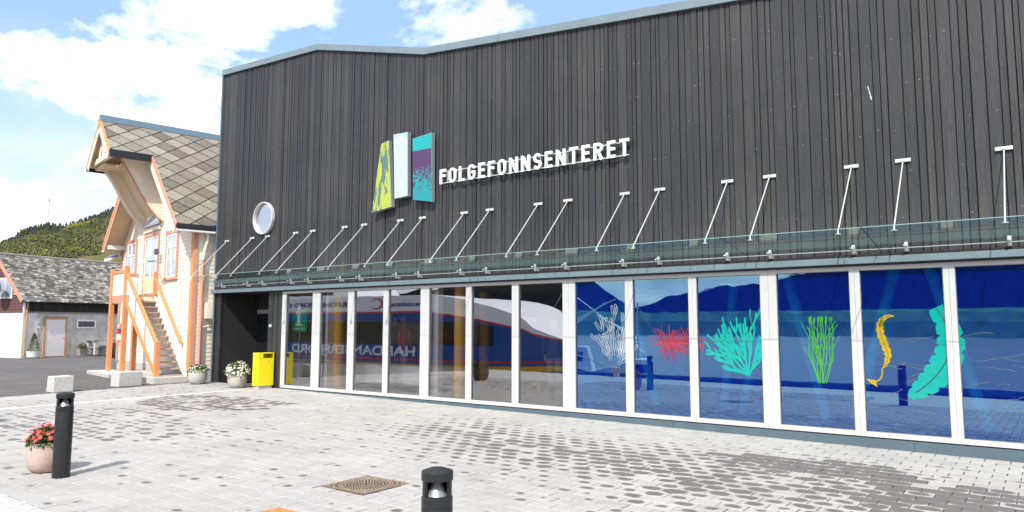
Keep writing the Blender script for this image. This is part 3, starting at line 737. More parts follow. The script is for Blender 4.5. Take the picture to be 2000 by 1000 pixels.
# steel beam, dark band, plinth
x = -18.98
k = 0
while x < XR:
    x1 = min(x+2.37, XR)
    m = MB(); m.box(x, x1-.006, -.13, .025, 2.60, 2.695); m.build('beam', 'trim_light', MUS, bevel=.004); x = x1
m = MB(); m.box(-18.9, XR, -.055, .026, 2.697, 2.738); m.build('dark_band', 'barn_dark', MUS)
m = MB(); m.box(-15.84, XR, -.09, .1, 2.572, 2.598); m.build('beam_gap', 'black', MUS)
x = -15.82
while x < XR:
    x1 = min(x+3.55, XR)
    m = MB(); m.add([(x, -.012, gz(x, 0)-.05), (x1-.005, -.012, gz(x1, 0)-.05), (x1-.005, -.012, .122), (x, -.012, .122), (x, .2, gz(x, 0)-.05), (x1-.005, .2, gz(x1, 0)-.05), (x1-.005, .2, .122), (x, .2, .122)],
                    [(0, 1, 2, 3), (0, 3, 7, 4), (1, 5, 6, 2), (3, 2, 6, 7)]); m.build('plinth', 'plinth', MUS); x = x1
m = MB(); m.box(-15.82, XR, .008, .15, .122, .141); m.build('sill_gap', 'black', MUS)

# windows
PA = [(-15.67, -14.62), (-14.33, -13.32), (-13.10, -12.12), (-11.96, -10.97), (-10.72, -9.69), (-9.54, -8.51), (-8.35, -7.33), (-7.06, -6.03), (-5.88, -4.85), (-4.71, -3.66), (-3.41, -2.36), (-2.22, -1.17), (-1.03, .02), (.27, 1.32), (1.46, 2.51), (2.65, 3.70)]
PY = 0.014; TILT = math.tan(R(0.27))
def pane_y(z): return PY+(z-1.36)*TILT
WIN = []
for i, (a, b) in enumerate(PA):
    l_ = -15.83 if i == 0 else (PA[i-1][1]+a)/2+.0015
    r_ = (b+PA[i+1][0])/2-.0015 if i < len(PA)-1 else b+.14
    m = MB(); y0, y1 = -.024, .075
    m.box(l_, a, y0, y1, .1415, 2.571); m.box(b, r_, y0, y1, .1415, 2.571)
    m.box(a+.0005, b-.0005, y0+.006, y1, .1415, .212); m.box(a+.0005, b-.0005, y0+.006, y1, 2.512, 2.571)
    f = m.build('window', 'white_frame', MUS)
    m = MB(); m.box(a+.0006, a+.009, -.012, PY-.011, .2125, 2.5115); m.box(b-.009, b-.0006, -.012, PY-.011, .2125, 2.5115); m.box(a+.0095, b-.0095, -.012, PY-.011, .2125, .220); m.box(a+.0095, b-.0095, -.010, PY-.0005, 2.504, 2.5115)
    m.build('gasket', 'gasket', f)
    yw = U(-.0012, .0012); m = MB(); m.add([(a+.0005, pane_y(.2125)-yw, .2125), (b-.0005, pane_y(.2125)+yw, .2125), (b-.0005, pane_y(2.5115)+yw, 2.5115), (a+.0005, pane_y(2.5115)-yw, 2.5115)], [(0, 1, 2, 3)])
    p = m.build('pane', 'clear_glass_wavy' if i < 7 else 'blue_film_glass_wavy', f, fix=False)
    p['label'] = 'clear window pane with the moored ship mirrored in it' if i < 7 else 'deep blue film covered window pane'
    WIN.append(f)
# porthole
C = (-16.72, 4.545)
m = MB(); NN = 40
for k in range(NN):
    an = 2*math.pi*k/NN; c_, s_ = math.cos(an), math.sin(an)
    for r_, yy in ((.435, -.008), (.435, -.085), (.428, -.092), (.408, -.092), (.398, -.006)): m.v.append((C[0]+c_*r_, yy, C[1]+s_*r_))
for k in range(NN):
    for j in range(4): a = k*5+j; b = ((k+1) % NN)*5+j; m.f.append((a, b, b+1, a+1)); m.m.append(0)
po = m.build('porthole', 'white_frame', MUS, smooth=True)
m = MB(); m.v = [(C[0]+.40*math.cos(2*math.pi*k/NN), -.011, C[1]+.40*math.sin(2*math.pi*k/NN)) for k in range(NN)]; m.f = [tuple(range(NN))]; m.m = [0]
m.build('pane', 'port_glass', po, fix=False)

# stickers on the blue panes
def strip(mb, pts, w0, w1=None, mi=0, cap=True):
    """flat tapered stroke on the glass; pts (x,z)"""
    if w1 is None: w1 = w0
    n = len(pts); Lp = []; Rp = []
    for i, (x, z) in enumerate(pts):
        a = pts[max(0, i-1)]; b = pts[min(n-1, i+1)]; dx, dz = b[0]-a[0], b[1]-a[1]; l = math.hypot(dx, dz) or 1
        w = (w0+(w1-w0)*i/max(1, n-1))/2; nx, nz = -dz/l*w, dx/l*w; Lp.append((x+nx, z+nz)); Rp.append((x-nx, z-nz))
    poly = Lp
    if cap:
        (x, z) = pts[-1]; a = pts[-2]; an = math.atan2(z-a[1], x-a[0])
        for k in range(1, 6): t = an+math.pi/2-math.pi*k/6; poly = poly+[(x+w1/2*math.cos(t), z+w1/2*math.sin(t))]
    rr = list(reversed(Rp)); k0 = len(mb.v); k = len(mb.v)
    lay = .0035+.00012*(len(mb.f) % 17)
    full = poly+rr
    mb.v += [(x, pane_y(z)-lay, z) for x, z in full]
    # quads along the stroke plus fan cap
    for i in range(n-1):
        mb.f.append((k+i, k+i+1, k+len(full)-2-i, k+len(full)-1-i)); mb.m.append(mi)
    if cap: mb.f.append(tuple(range(k+n-1, k+len(full)-n+1))); mb.m.append(mi)
def poly_flat(mb, pts, mi=0, lay=.004):
    k = len(mb.v); mb.v += [(x, pane_y(z)-lay, z) for x, z in pts]; mb.f.append(tuple(range(k, k+len(pts)))); mb.m.append(mi)
def curve(p0, an, length, bend, n=7):
    pts = [p0]; x, z = p0
    for i in range(n):
        x += math.cos(an)*length/n; z += math.sin(an)*length/n; an += bend/n; pts.append((x, z))
    return pts, an
mat('decal_white', (.42, .47, .47), .12, spec=.9); mat('decal_cyan', (0.0, .33, .28), .12, spec=.9); mat('decal_green', (.05, .36, .015), .12, spec=.9)
mat('decal_red', (.36, .022, .05), .12, spec=.9); mat('decal_yellow', (.44, .29, .0), .12, spec=.9); mat('decal_teal', (0.0, .32, .27), .12, spec=.9); mat('decal_dark', (.02, .05, .06), .5)
def coral(mb, base, fans, draw):
    for (an, ln, bend, subs) in fans:
        pts, a2 = curve(base, R(an), ln, R(bend)); draw(pts, .034, .034)
        for (fr, dan, sl, sb, tips) in subs:
            i = int(fr*(len(pts)-1)); q, a3 = curve(pts[i], R(an+bend*fr+dan), sl, R(sb)); draw(q, .032, .032)
            for (tf, td, tl) in tips:
                j = int(tf*(len(q)-1)); t_, _ = curve(q[j], a3+R(td), tl, R(-td*.9)); draw(t_, .030, .030)
def fanset(seed, dirs, L0):
    random.seed(seed); out = []
    for an in dirs:
        subs = []
        for fr in (.38, .62, .85, 1.0):
            for sgn in (-1, 1):
                if rnd() < .38: continue
                subs.append((fr, sgn*U(14, 38), L0*U(.24, .42), -sgn*U(10, 35), [(U(.35, .8), sg*U(26, 42), L0*U(.14, .24)) for sg in (-1, 1)]))
        out.append((an, L0*U(.5, .72), U(-14, 14)+(an-90)*-.42, subs))
    return out
m = MB(); coral(m, (-3.86, .93), [(an, l*k, b, s) for (an, l, b, s), k in zip(fanset(3, [166, 148, 128, 108, 88, 56], .92), [.85, .98, 1.1, 1.15, 1.1, .6])], lambda p, a, b: strip(m, p, a, b))
m.v = [(-3.88+(x+3.86)*.86, y, .93+(z-.93)*1.24) for x, y, z in m.v]; m.build('coral_sticker', 'decal_cyan', WIN[9], fix=False)['label'] = 'turquoise branching coral sticker'
m = MB()
def outline(p, a, b):
    n = len(p); off = []
    for i, (x, z) in enumerate(p):
        q0 = p[max(0, i-1)]; q1 = p[min(n-1, i+1)]; l = math.hypot(q1[0]-q0[0], q1[1]-q0[1]) or 1
        off.append((-(q1[1]-q0[1])/l, (q1[0]-q0[0])/l))
    w = a*.62
    Ls = [(x+o[0]*w, z+o[1]*w) for (x, z), o in zip(p, off)]; Rs = [(x-o[0]*w, z-o[1]*w) for (x, z), o in zip(p, off)]
    an = math.atan2(p[-1][1]-p[-2][1], p[-1][0]-p[-2][0]); cap = [(p[-1][0]+w*math.cos(an+math.pi/2-math.pi*k/6), p[-1][1]+w*math.sin(an+math.pi/2-math.pi*k/6)) for k in range(1, 6)]
    path = Ls[2:]+cap+list(reversed(Rs[2:])); strip(m, path, .0068, .0068, cap=False)
coral(m, (-6.24, .97), [(an, l*k, b, s) for (an, l, b, s), k in zip(fanset(9, [132, 104, 74, 40], .86), [1.0, 1.15, .9, .45])], outline)
m.v = [(x, y, .97+(z-.97)*1.12) for x, y, z in m.v]; m.build('coral_sticker', 'decal_white', WIN[7], fix=False)['label'] = 'white outlined coral sticker'
random.seed(4); m = MB()
for c0, cnt, ml in (((-5.22, 1.41), 74, .36), ((-4.88, 1.44), 40, .26)):
    for k in range(cnt):
        an = U(0, 6.28); l = ml*U(.45, 1.0)*(1 if abs(math.cos(an)) > .3 else .8); r0 = U(0, .10)
        p, _ = curve((c0[0]+r0*math.cos(an), c0[1]+r0*.5*math.sin(an)), an, l, U(-1.2, 1.2)); strip(m, p, .011, .005)
    for k in range(26):
        a, b = U(-.14, .14), U(-.07, .07); p, _ = curve((c0[0]+a, c0[1]+b), U(-.4, .4), U(.08, .2), U(-.5, .5)); strip(m, p, .016, .008)
m.build('anemone_sticker', 'decal_red', WIN[8], fix=False)['label'] = 'red sea anemone sticker with fine tentacles'
random.seed(6); m = MB()
for k in range(9):
    xt = -2.955+.326*k/8; xb = -2.80+(.05*(k-4)/4); p = []
    for i in range(13):
        t = i/12; s_ = min(1, t*2.6) if k in (0, 1, 7, 8) else min(1, t*1.7); p.append((xb+(xt-xb)*s_+.012*math.sin(t*9+k*1.7), .86+.98*t*U(.985, 1.0)))
    strip(m, p, .012, .009)
    for t0 in (.32, .52, .70):
        i = int(t0*12); q, _ = curve(p[i], R(90+random.choice((-1, 1))*22), U(.16, .34), R(U(-20, 20))); strip(m, q, .009, .007)
    for d in (-.011, .011): strip(m, [(p[-2][0], p[-2][1]-.04), (p[-1][0]+d, p[-1][1]+U(-.01, .03))], .008, .006)
p, _ = curve((-2.84, .92), R(118), .22, R(-20)); strip(m, p, .012, .01); strip(m, [p[3], (p[3][0]-.05, p[3][1]+.16)], .012, .01)
m.build('seaweed_sticker', 'decal_green', WIN[10], fix=False)['label'] = 'green stringy seaweed sticker'
def ribbon(mb, path, widths, jag, step=3, seed=1, lay=.004):
    random.seed(seed); n = len(path); Ls, Rs = [], []
    for i, (x, z) in enumerate(path):
        q0 = path[max(0, i-1)]; q1 = path[min(n-1, i+1)]; l = math.hypot(q1[0]-q0[0], q1[1]-q0[1]) or 1
        o = (-(q1[1]-q0[1])/l, (q1[0]-q0[0])/l); w = widths[i]
        wl = w*(1-jag*(i % step == 0)*U(.4, 1)); wr = w*(1-jag*((i+1) % step == 0)*U(.4, 1))
        Ls.append((x+o[0]*wl, z+o[1]*wl)); Rs.append((x-o[0]*wr, z-o[1]*wr))
    k = len(mb.v); mb.v += [(x, pane_y(z)-lay, z) for x, z in Ls+Rs]
    for i in range(n-1): mb.f.append((k+i, k+i+1, k+n+i+1, k+n+i)); mb.m.append(0)
def spline(ctrl, n):
    out = []
    for i in range(n):
        t = i/(n-1)*(len(ctrl)-1); k = min(int(t), len(ctrl)-2); f = t-k
        p = [ctrl[max(0, min(len(ctrl)-1, j))] for j in (k-1, k, k+1, k+2)]
        out.append(tuple(.5*(2*p[1][d]+(p[2][d]-p[0][d])*f+(2*p[0][d]-5*p[1][d]+4*p[2][d]-p[3][d])*f*f+(3*p[1][d]-p[0][d]-3*p[2][d]+p[3][d])*f**3) for d in range(2)))
    return out
m = MB()
path = spline([(-1.80, 1.845), (-1.89, 1.84), (-1.975, 1.76), (-1.985, 1.62), (-1.94, 1.45), (-1.90, 1.30), (-1.93, 1.17), (-1.985, 1.10)], 40)
wd = [.006+.062*math.sin(min(1, t/39*1.05)*math.pi)**.8*(0.55+.45*t/39) for t in range(40)]
ribbon(m, path, wd, .4, 3, 2)
strip(m, spline([(-1.985, 1.11), (-1.985, 1.02), (-2.02, .95), (-2.09, .905)], 12), .016, .018)
poly_flat(m, [(-2.07, .935), (-2.19, .955), (-2.155, .90), (-2.10, .87), (-2.055, .84)], lay=.0043)
y_ = m.build('kelp_sticker', 'decal_yellow', WIN[11], fix=False); y_['label'] = 'yellow serrated kelp sticker'
m = MB(); strip(m, path[3:36], .006, .005, cap=False); m.v = [(x, y-.0018, z) for x, y, z in m.v]; m.build('leaf_rib', 'decal_dark', WIN[11], fix=False)
m = MB(); path = spline([(-1.66, .725), (-1.52, .83), (-1.36, .98), (-1.22, 1.18), (-1.13, 1.42), (-1.15, 1.68), (-1.28, 1.96)], 46)
wd = [.008+.172*math.sin(min(1., (t/45)*1.0)**.85*math.pi*.86)**.75 for t in range(46)]
ribbon(m, path, wd, .32, 5, 8)
m.build('leaf_sticker', 'decal_teal', WIN[11], fix=False)['label'] = 'large turquoise torn kelp leaf sticker'
m = MB(); strip(m, path[5:], .016, .012, cap=False); m.v = [(x, y-.0018, z) for x, y, z in m.v]; m.build('leaf_rib', 'decal_dark', WIN[11], fix=False)
# faint white wave lines on the two last panes
mat('decal_wave', (.12, .15, .17), .6)
for wi, seed in ((11, 5), (12, 9)):
    random.seed(seed); m = MB(); a, b = PA[wi]
    for k in range(13):
        z0 = .50+.085*k*U(.8, 1.1); x0 = a+U(.02, .6); l = U(.12, .5); p = [(x0+l*i/12, z0+.035*math.sin(i/12*U(2.4, 3.4)+k)) for i in range(13)]
        p = [q for q in p if a+.03 < q[0] < b-.03]
        if len(p) > 3: strip(m, p, .003, .006, cap=False)
    m.build('wave_lines', 'decal_wave', WIN[wi], fix=False)['kind'] = 'stuff'

# ------------------------------------------------------------------ interior, seen through the glass
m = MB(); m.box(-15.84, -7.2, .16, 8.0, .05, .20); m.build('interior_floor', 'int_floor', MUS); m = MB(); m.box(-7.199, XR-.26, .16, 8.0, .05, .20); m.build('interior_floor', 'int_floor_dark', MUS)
m = MB(); m.box(-15.84, XR-.26, .24, 8.0, 2.62, 2.7); m.build('interior_ceiling', 'int_ceiling', MUS)
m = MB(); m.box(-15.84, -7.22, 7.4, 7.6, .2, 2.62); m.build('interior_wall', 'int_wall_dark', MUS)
m = MB(); m.box(-7.26, -7.14, .12, 8.0, .2, 2.62); m.build('interior_wall', 'int_wall', MUS)
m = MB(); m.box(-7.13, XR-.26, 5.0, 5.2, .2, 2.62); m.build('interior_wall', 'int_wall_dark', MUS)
m = MB(); m.box(-15.855, -15.845, .1, 8.0, .2, 2.62); m.build('interior_wall', 'int_wall', MUS)
for x, y in ((-14.12, .42), (-10.28, .50), (-12.6, 4.2)):
    m = MB(); m.lathe([(.13, .20), (.13, 2.62)], (x, y, 0), 20); m.build('interior_column', 'int_column', MUS, smooth=True)
for x, x2 in ((-14.95, -14.75), (-15.0, -14.86), (-10.98, -10.72), (-13.0, -12.9)):
    pass
m = MB(); m.box(-14.32, -14.22, .14, .35, .2, 2.6); m.box(-10.76, -10.6, .14, .3, .2, 2.6); m.build('interior_post', 'int_white', MUS)
for x0, z0, x1, z1, y in ((-6.52, .2, -6.78, 2.6, 1.2), (-6.10, .2, -6.75, 2.6, 1.35), (-4.38, .2, -3.85, 2.6, 1.1), (-4.85, .2, -4.6, 2.6, 1.5), (-2.98, .2, -3.55, 2.6, 1.0), (-2.62, .2, -1.95, 2.6, 1.25), (-.80, .2, -1.45, 2.6, 1.0), (-.1, .2, .4, 2.6, 1.2)):
    m = MB(); m.tube([(x0, y, z0), (x1, y, z1)], .085, 14); m.build('slanted_column', 'int_white', MUS, smooth=True)
def sofa(x0, x1, lab):
    t = thing('sofa', lab, 'sofa', ((x0+x1)/2, .75, .2))
    m = MB(); m.box(x0, x1, .38, 1.0, .40, .54); m.build('seat', 'sofa_white', t, bevel=.04)
    m = MB(); m.box(x0+.02, x1-.02, .32, .44, .36, .82); m.build('backrest', 'sofa_white', t, bevel=.05)
    for x in (x0+.08, x1-.08):
        for y in (.42, .95): MB().tube([(x, y, .20), (x, y, .40)], .013, 8).build('leg', 'steel', t)
sofa(-13.55, -12.45, 'white low sofa with steel legs beside the left yellow column inside the museum')
sofa(-12.30, -11.10, 'white low sofa with steel legs beside the right yellow column inside the museum')
# information sign
t = thing('information_sign', 'green square information sign with a large white letter i behind the glass', 'sign', (-15.42, .22, .2))
m = MB(); m.box(-15.72, -15.12, .20, .22, 1.55, 2.10); m.build('panel', 'info_green', t)
m = MB(); m.box(-15.44, -15.40, .222, .26, .2, 1.6); m.build('post', 'steel', t)
m = MB(); m.box(-15.48, -15.36, .188, .198, 1.72, 2.06); m.box(-15.54, -15.42, .190, .198, 2.0, 2.06); m.box(-15.56, -15.28, .190, .198, 1.70, 1.75)
m.lathe([(.001, 0), (.07, 0), (.07, .012), (.001, .012)], (0, 0, 0), 18)
nv = 18*4
m.v[-nv:] = [(x-15.42, .186+z, y+2.16) for x, y, z in m.v[-nv:]]; m.build('letter_i', 'white_sign', t)
vs, fs = text_mesh('INFORMATION', .075, 0, .002, width=.5)
m = MB(); m.add([(-15.67+x, .196, 1.595+y) for x, y, z in vs], fs); m.build('lettering', 'white_sign', t, fix=False)

# ------------------------------------------------------------------ wall sign: logo panels and raised letters
random.seed(31)
SG = thing('wall_sign', 'white raised letters FOLGEFONNSENTERET beside three leaning picture panels on the black boards', 'sign', (-8.9, -.05, 4.28))
def logo_mat(nm, kind):
    m = bpy.data.materials.new(nm); m.use_nodes = True; t = m.node_tree; b = t.nodes['Principled BSDF']; b.inputs['Roughness'].default_value = .35
    co = t.nodes.new('ShaderNodeTexCoord'); g = t.nodes.new('ShaderNodeNewGeometry'); sp = N(t, 'ShaderNodeSeparateXYZ'); t.links.new(g.outputs['Position'], sp.inputs[0])
    mp = N(t, 'ShaderNodeMapping'); t.links.new(g.outputs['Position'], mp.inputs[0])
    if kind == 'yellow':
        # dark green diagonal streaks on lime
        mp.inputs['Rotation'].default_value = (0, R(-26), 0); mp.inputs['Scale'].default_value = (5.2, 1, 1.15)
        n = N(t, 'ShaderNodeTexNoise'); n.inputs['Scale'].default_value = 1.25; n.inputs['Detail'].default_value = 3; n.inputs['Roughness'].default_value = .7; t.links.new(mp.outputs[0], n.inputs['Vector'])
        zf = math_(t, 'MULTIPLY', math_(t, 'SUBTRACT', sp.outputs[2], 5.1), .03)
        xf = math_(t, 'MULTIPLY', math_(t, 'ADD', sp.outputs[0], 12.06), -.28)
        v = math_(t, 'ADD', math_(t, 'ADD', n.outputs[0], zf), xf)
        c = ramp(t, v, [(.50, (.36, .42, .055)), (.51, (.085, .155, .125))], 'LINEAR')
    elif kind == 'white':
        mp.inputs['Scale'].default_value = (3, 1, 1.2)
        n = N(t, 'ShaderNodeTexNoise'); n.inputs['Scale'].default_value = 1.4; n.inputs['Detail'].default_value = 3; t.links.new(mp.outputs[0], n.inputs['Vector'])
        zf = math_(t, 'MULTIPLY', math_(t, 'SUBTRACT', sp.outputs[2], 5.75), .9)
        c = ramp(t, math_(t, 'ADD', n.outputs[0], zf), [(.50, (.42, .50, .53)), (.53, (.50, .53, .54)), (.80, (.34, .46, .51)), (.82, (.31, .44, .51))])
    else:
        n = N(t, 'ShaderNodeTexNoise'); n.inputs['Scale'].default_value = 3.4; n.inputs['Detail'].default_value = 2; n.inputs['Distortion'].default_value = 1.4
        mp.inputs['Scale'].default_value = (1.1, 1, 1); t.links.new(mp.outputs[0], n.inputs['Vector'])
        band = math_(t, 'ABSOLUTE', math_(t, 'SUBTRACT', math_(t, 'FRACT', math_(t, 'MULTIPLY', n.outputs[0], 7.0)), .5))
        low = ramp(t, sp.outputs[2], [(0, 0), (1, 1)])
        fade = math_(t, 'MULTIPLY', math_(t, 'SUBTRACT', sp.outputs[2], 4.78), .75)
        c = ramp(t, math_(t, 'SUBTRACT', band, fade), [(.20, (.07, .026, .10)), (.215, (0.0, .26, .27))])
        top = math_(t, 'GREATER_THAN', sp.outputs[2], 5.53); c = mixc(t, top, c, (0.0, .32, .32))
    t.links.new(c, b.inputs['Base Color']); MAT[nm] = m
logo_mat('logo_yellow', 'yellow'); logo_mat('logo_white', 'white'); logo_mat('logo_teal', 'teal')
for nm, poly, lab in (('logo_yellow', [(-12.42, 4.28), (-11.77, 4.36), (-11.90, 5.90), (-12.14, 5.85)], 'lime yellow panel with dark green streaks'), ('logo_white', [(-11.68, 4.53), (-11.27, 4.55), (-11.30, 6.0), (-11.75, 6.01)], 'pale ice blue panel'), ('logo_teal', [(-11.11, 4.45), (-10.56, 4.35), (-10.58, 5.87), (-11.15, 5.82)], 'panel with turquoise top and purple and turquoise pattern')):
    m = MB(); m.prism(poly, lambda a, b, t: (a, -.05-t, b), .11); o = m.build('panel', 'panel_side', SG, bevel=.003); o['label'] = lab
    cx_ = sum(p[0] for p in poly)/4; cz_ = sum(p[1] for p in poly)/4
    m = MB(); m.add([(cx_+(a-cx_)*.985, -.163, cz_+(b-cz_)*.992) for a, b in poly], [(0, 1, 2, 3)]); m.build('panel_face', nm, o, fix=False)
    MB().box(cx_-.12, cx_-.08, -.052, -.0, cz_-.3, cz_+.3).build('bracket', 'steel', o)
def arc(cx_, cz_, rx, rz_, a0, a1, n=12): return [(cx_+rx*math.cos(R(a0+(a1-a0)*i/n)), cz_+rz_*math.sin(R(a0+(a1-a0)*i/n))) for i in range(n+1)]
LH, SW = .315, .050
def glyph(ch):
    h = SW/2
    if ch == 'F': return .165, [[(h, 0), (h, 1)], [(0, 1-h), (.165, 1-h)], [(h, .55), (.15, .55)]]
    if ch == 'L': return .155, [[(h, 0), (h, 1)], [(h, h), (.155, h)]]
    if ch == 'E': return .165, [[(h, 0), (h, 1)], [(0, 1-h), (.165, 1-h)], [(h, .52), (.155, .52)], [(0, h), (.165, h)]]
    if ch == 'T': return .185, [[(.0925, 0), (.0925, 1-SW)], [(0, 1-h), (.185, 1-h)]]
    if ch == 'N': return .205, [[(h, 0), (h, 1)], [(.205-h, 0), (.205-h, 1)], [(h+.006, .93), (.205-h-.006, .07)]]
    if ch == 'O': return .195, ['O']
    if ch == 'G': return .19, ['G']
    if ch == 'S': return .18, ['S']
    if ch == 'R': return .19, ['R']
def letter(ch, x0, zb):
    w, st_ = glyph(ch); m = MB(); k = [0]
    Y0, Y1 = -.085, -.125
    def put(pts, closed=False):
        off = .0006*k[0]; k[0] += 1; n = len(pts); A, B = [], []
        for i in range(n):
            a = pts[(i-1) % n] if (closed or i > 0) else pts[i]; b = pts[(i+1) % n] if (closed or i < n-1) else pts[i]
            dx, dz = b[0]-a[0], b[1]-a[1]; l = math.hypot(dx, dz); nx, nz = -dz/l*SW/2, dx/l*SW/2
            A.append((pts[i][0]+nx, pts[i][1]+nz)); B.append((pts[i][0]-nx, pts[i][1]-nz))
        base = len(m.v)
        for P in (A, B):
            for yy in (Y1-off, Y0): m.v += [(x0+x, yy, zb+z) for x, z in P]
        fA, bA, fB, bB = base, base+n, base+2*n, base+3*n
        for i in range(n if closed else n-1):
            j = (i+1) % n
            m.f += [(fA+i, fA+j, fB+j, fB+i), (bA+i, bB+i, bB+j, bA+j), (fA+i, bA+i, bA+j, fA+j), (fB+i, fB+j, bB+j, bB+i)]; m.m += [0]*4
        if not closed:
            m.f += [(fA, fB, bB, bA), (fA+n-1, bA+n-1, bB+n-1, fB+n-1)]; m.m += [0]*2
    H_, h = LH, SW/2
    for s_ in st_:
        if s_ == 'O':
            r_ = .195/2-h; put(arc(.0975, H_-h-r_*1.05, r_, r_*1.05, 0, 180, 10)+arc(.0975, h+r_*1.05, r_, r_*1.05, 180, 360, 10), True)
        elif s_ == 'G':
            r_ = .19/2-h; put(arc(.095, H_-h-r_*1.05, r_, r_*1.05, 12, 180, 10)+arc(.095, h+r_*1.05, r_, r_*1.05, 180, 360, 10)+[(.19-h, H_*.5)]); put([(.19, H_*.5-h*.1), (.098, H_*.5-h*.1)])
        elif s_ == 'S':
            rx, q = .18/2-h, (H_-SW)/4
            put(arc(.09, H_-h-q, rx, q, 20, 180, 9)+arc(.09, H_-h-q, rx, q, 190, 262, 5)+arc(.09, h+q, rx, q, 82, 0, 6)+arc(.09, h+q, rx, q, -10, -160, 9))
        elif s_ == 'R':
            q = .135/2; put([(h, 0), (h, H_)]); put([(0, H_-h), (.10, H_-h)]+arc(.10, H_-h-.062, .19-h-.10, .062, 88, -88, 10)+[(.0, H_-h-.124)]); put([(.095, H_*.48), (.162, 0)])
        else: put([(x, z*H_ if z in (0, 1) else (z*H_ if .3 < z < .7 or z in (.93, .07) else (H_-h if z > .5 else h))) for x, z in s_])
    return w, m
word = 'FOLGEFONNSENTERET'; adv = sum(glyph(c)[0] for c in word); gap = (4.50-adv)/(len(word)-1)
x = -10.36; random.seed(3)
for ch in word:
    w, m = letter(ch, x, 4.712); m.build('letter', 'white_sign', SG); x += w+gap
for z in (4.735, 4.975):
    m = MB(); m.box(-10.33, -5.88, -.083, -.068, z-.009, z+.009); m.build('rail', 'steel', SG)
for k in range(8): MB().box(-10.2+k*.6, -10.18+k*.6, -.07, -.005, 4.74, 4.97).build('standoff', 'steel', SG)

# ------------------------------------------------------------------ glass canopy
CN = thing('glass_canopy', 'long greenish glass canopy above the windows hung on thin white steel rods', 'canopy', (-18.78, -.1, 2.8))
YI, ZI, YO, ZO = -.14, 2.795, -1.32, 2.975
sl = (ZO-ZI)/(YO-YI)
def cz(y): return ZI+(y-YI)*sl
x = -18.78
while x < XR-.3:
    x1 = x+1.873
    m = MB(); m.add([(x+.006, YI, ZI), (x1-.006, YI, ZI), (x1-.006, YO, ZO), (x+.006, YO, ZO)], [(0, 1, 2, 3)])
    p = m.build('pane', 'canopy_glass', CN, fix=False)
    m = MB(); m.box(x+.006, x1-.006, YO-.004, YO, ZO-.005, ZO+.005); m.build('glass_edge', mat('glass_edge', (.22, .34, .31), .3), p)
    m = MB(); m.box(x+.006, x1-.006, YI-.006, YI+.004, ZI-.006, ZI+.004); m.build('edge_profile', 'steel', p)
    m = MB(); m.add([(x1-.007, YI, ZI+.001), (x1+.007, YI, ZI+.001), (x1+.007, YO, ZO+.001), (x1-.007, YO, ZO+.001)], [(0, 1, 2, 3)]); m.build('seam', 'black', p, fix=False)
    for xr in (x+.34, x1-.34):
        yf = -1.04
        m = MB(); m.tube([(xr, -.02, 4.05), (xr, yf, cz(yf)+.05)], .0095, 8); r_ = m.build('rod', 'steel_white', CN, smooth=True)
        m = MB(); m.box(xr-.10, xr+.10, -.028, -.008, 4.028, 4.078); m.box(xr-.02, xr+.02, -.06, -.03, 4.03, 4.07); m.build('wall_plate', 'steel_white', r_, bevel=.003)
        m = MB(); m.lathe([(.040, 0), (.040, .009), (.012, .014), (.012, .07), (.009, .075)], (xr, yf, cz(yf)+.004), 14); m.build('foot', 'steel_white', r_, smooth=True)
        m = MB(); m.box(xr-.022, xr+.022, -.135, -.120, 2.76, 2.875); m.box(xr-.02, xr+.02, -.22, -.135, cz(-.2)+.012, cz(-.2)+.03); m.lathe([(.030, 0), (.030, .012)], (xr, -.215, cz(-.215)+.006), 12)
        m.box(xr-.02, xr+.02, -.119, -.012, 2.742, 2.785); m.build('bracket', 'steel_white', CN)
    x = x1

# ------------------------------------------------------------------ things on the plaza
random.seed(77)
def leaves(mb, tn, c, rx, rz_, n, sz, low=-.1):
    for _ in range(n):
        a = U(0, 6.283); e = math.asin(U(low, 1)); rr = U(.35, 1)**.5
        p = Vector((c[0]+rx*rr*math.cos(a)*math.cos(e), c[1]+rx*rr*math.sin(a)*math.cos(e), c[2]+rz_*rr*math.sin(e)))
        d = (p-Vector(c)).normalized(); q = d.to_track_quat('Z', 'Y').to_matrix() @ Matrix.Rotation(U(0, 6.28), 3, 'Z') @ Matrix.Rotation(U(.2, 1.3), 3, 'X'); s_ = sz*U(.6, 1.2)
        mb.add([p, p+q@Vector((s_*.3, s_*.5, .1*s_)), p+q@Vector((0, s_, 0)), p+q@Vector((-s_*.3, s_*.5, .1*s_))], [(0, 1, 2, 3)]); tn.append(max(0, min(1, U(0, .8)*rr)))
def blooms(mb, c, rx, rz_, n, sz, low=0.0, petals=9, center=1):
    for _ in range(n):
        a = U(0, 6.283); e = math.asin(U(low, 1)); rr = U(.9, 1.12)
        p = Vector((c[0]+rx*rr*math.cos(a)*math.cos(e), c[1]+rx*rr*math.sin(a)*math.cos(e), c[2]+rz_*rr*math.sin(e)))
        d = ((p-Vector(c)).normalized()+Vector((U(-.3, .3), U(-.3, .3), .35))).normalized(); q = d.to_track_quat('Z', 'Y').to_matrix(); s_ = sz*U(.75, 1.15)
        k = len(mb.v); mb.v.append(tuple(p+q@Vector((0, 0, s_*.12))))
        for j in range(petals*2):
            an = math.pi*j/petals; r_ = s_ if j % 2 == 0 else s_*.62; mb.v.append(tuple(p+q@Vector((r_*math.cos(an), r_*math.sin(an), -.1*s_*(j % 2 == 0)))))
        for j in range(petals*2): mb.f.append((k, k+1+j, k+1+(j+1) % (petals*2))); mb.m.append(0)
        if center:
            k = len(mb.v)
            for j in range(6): mb.v.append(tuple(p+q@Vector((s_*.3*math.cos(j*1.047), s_*.3*math.sin(j*1.047), s_*.2))))
            mb.f.append(tuple(range(k, k+6))); mb.m.append(1)
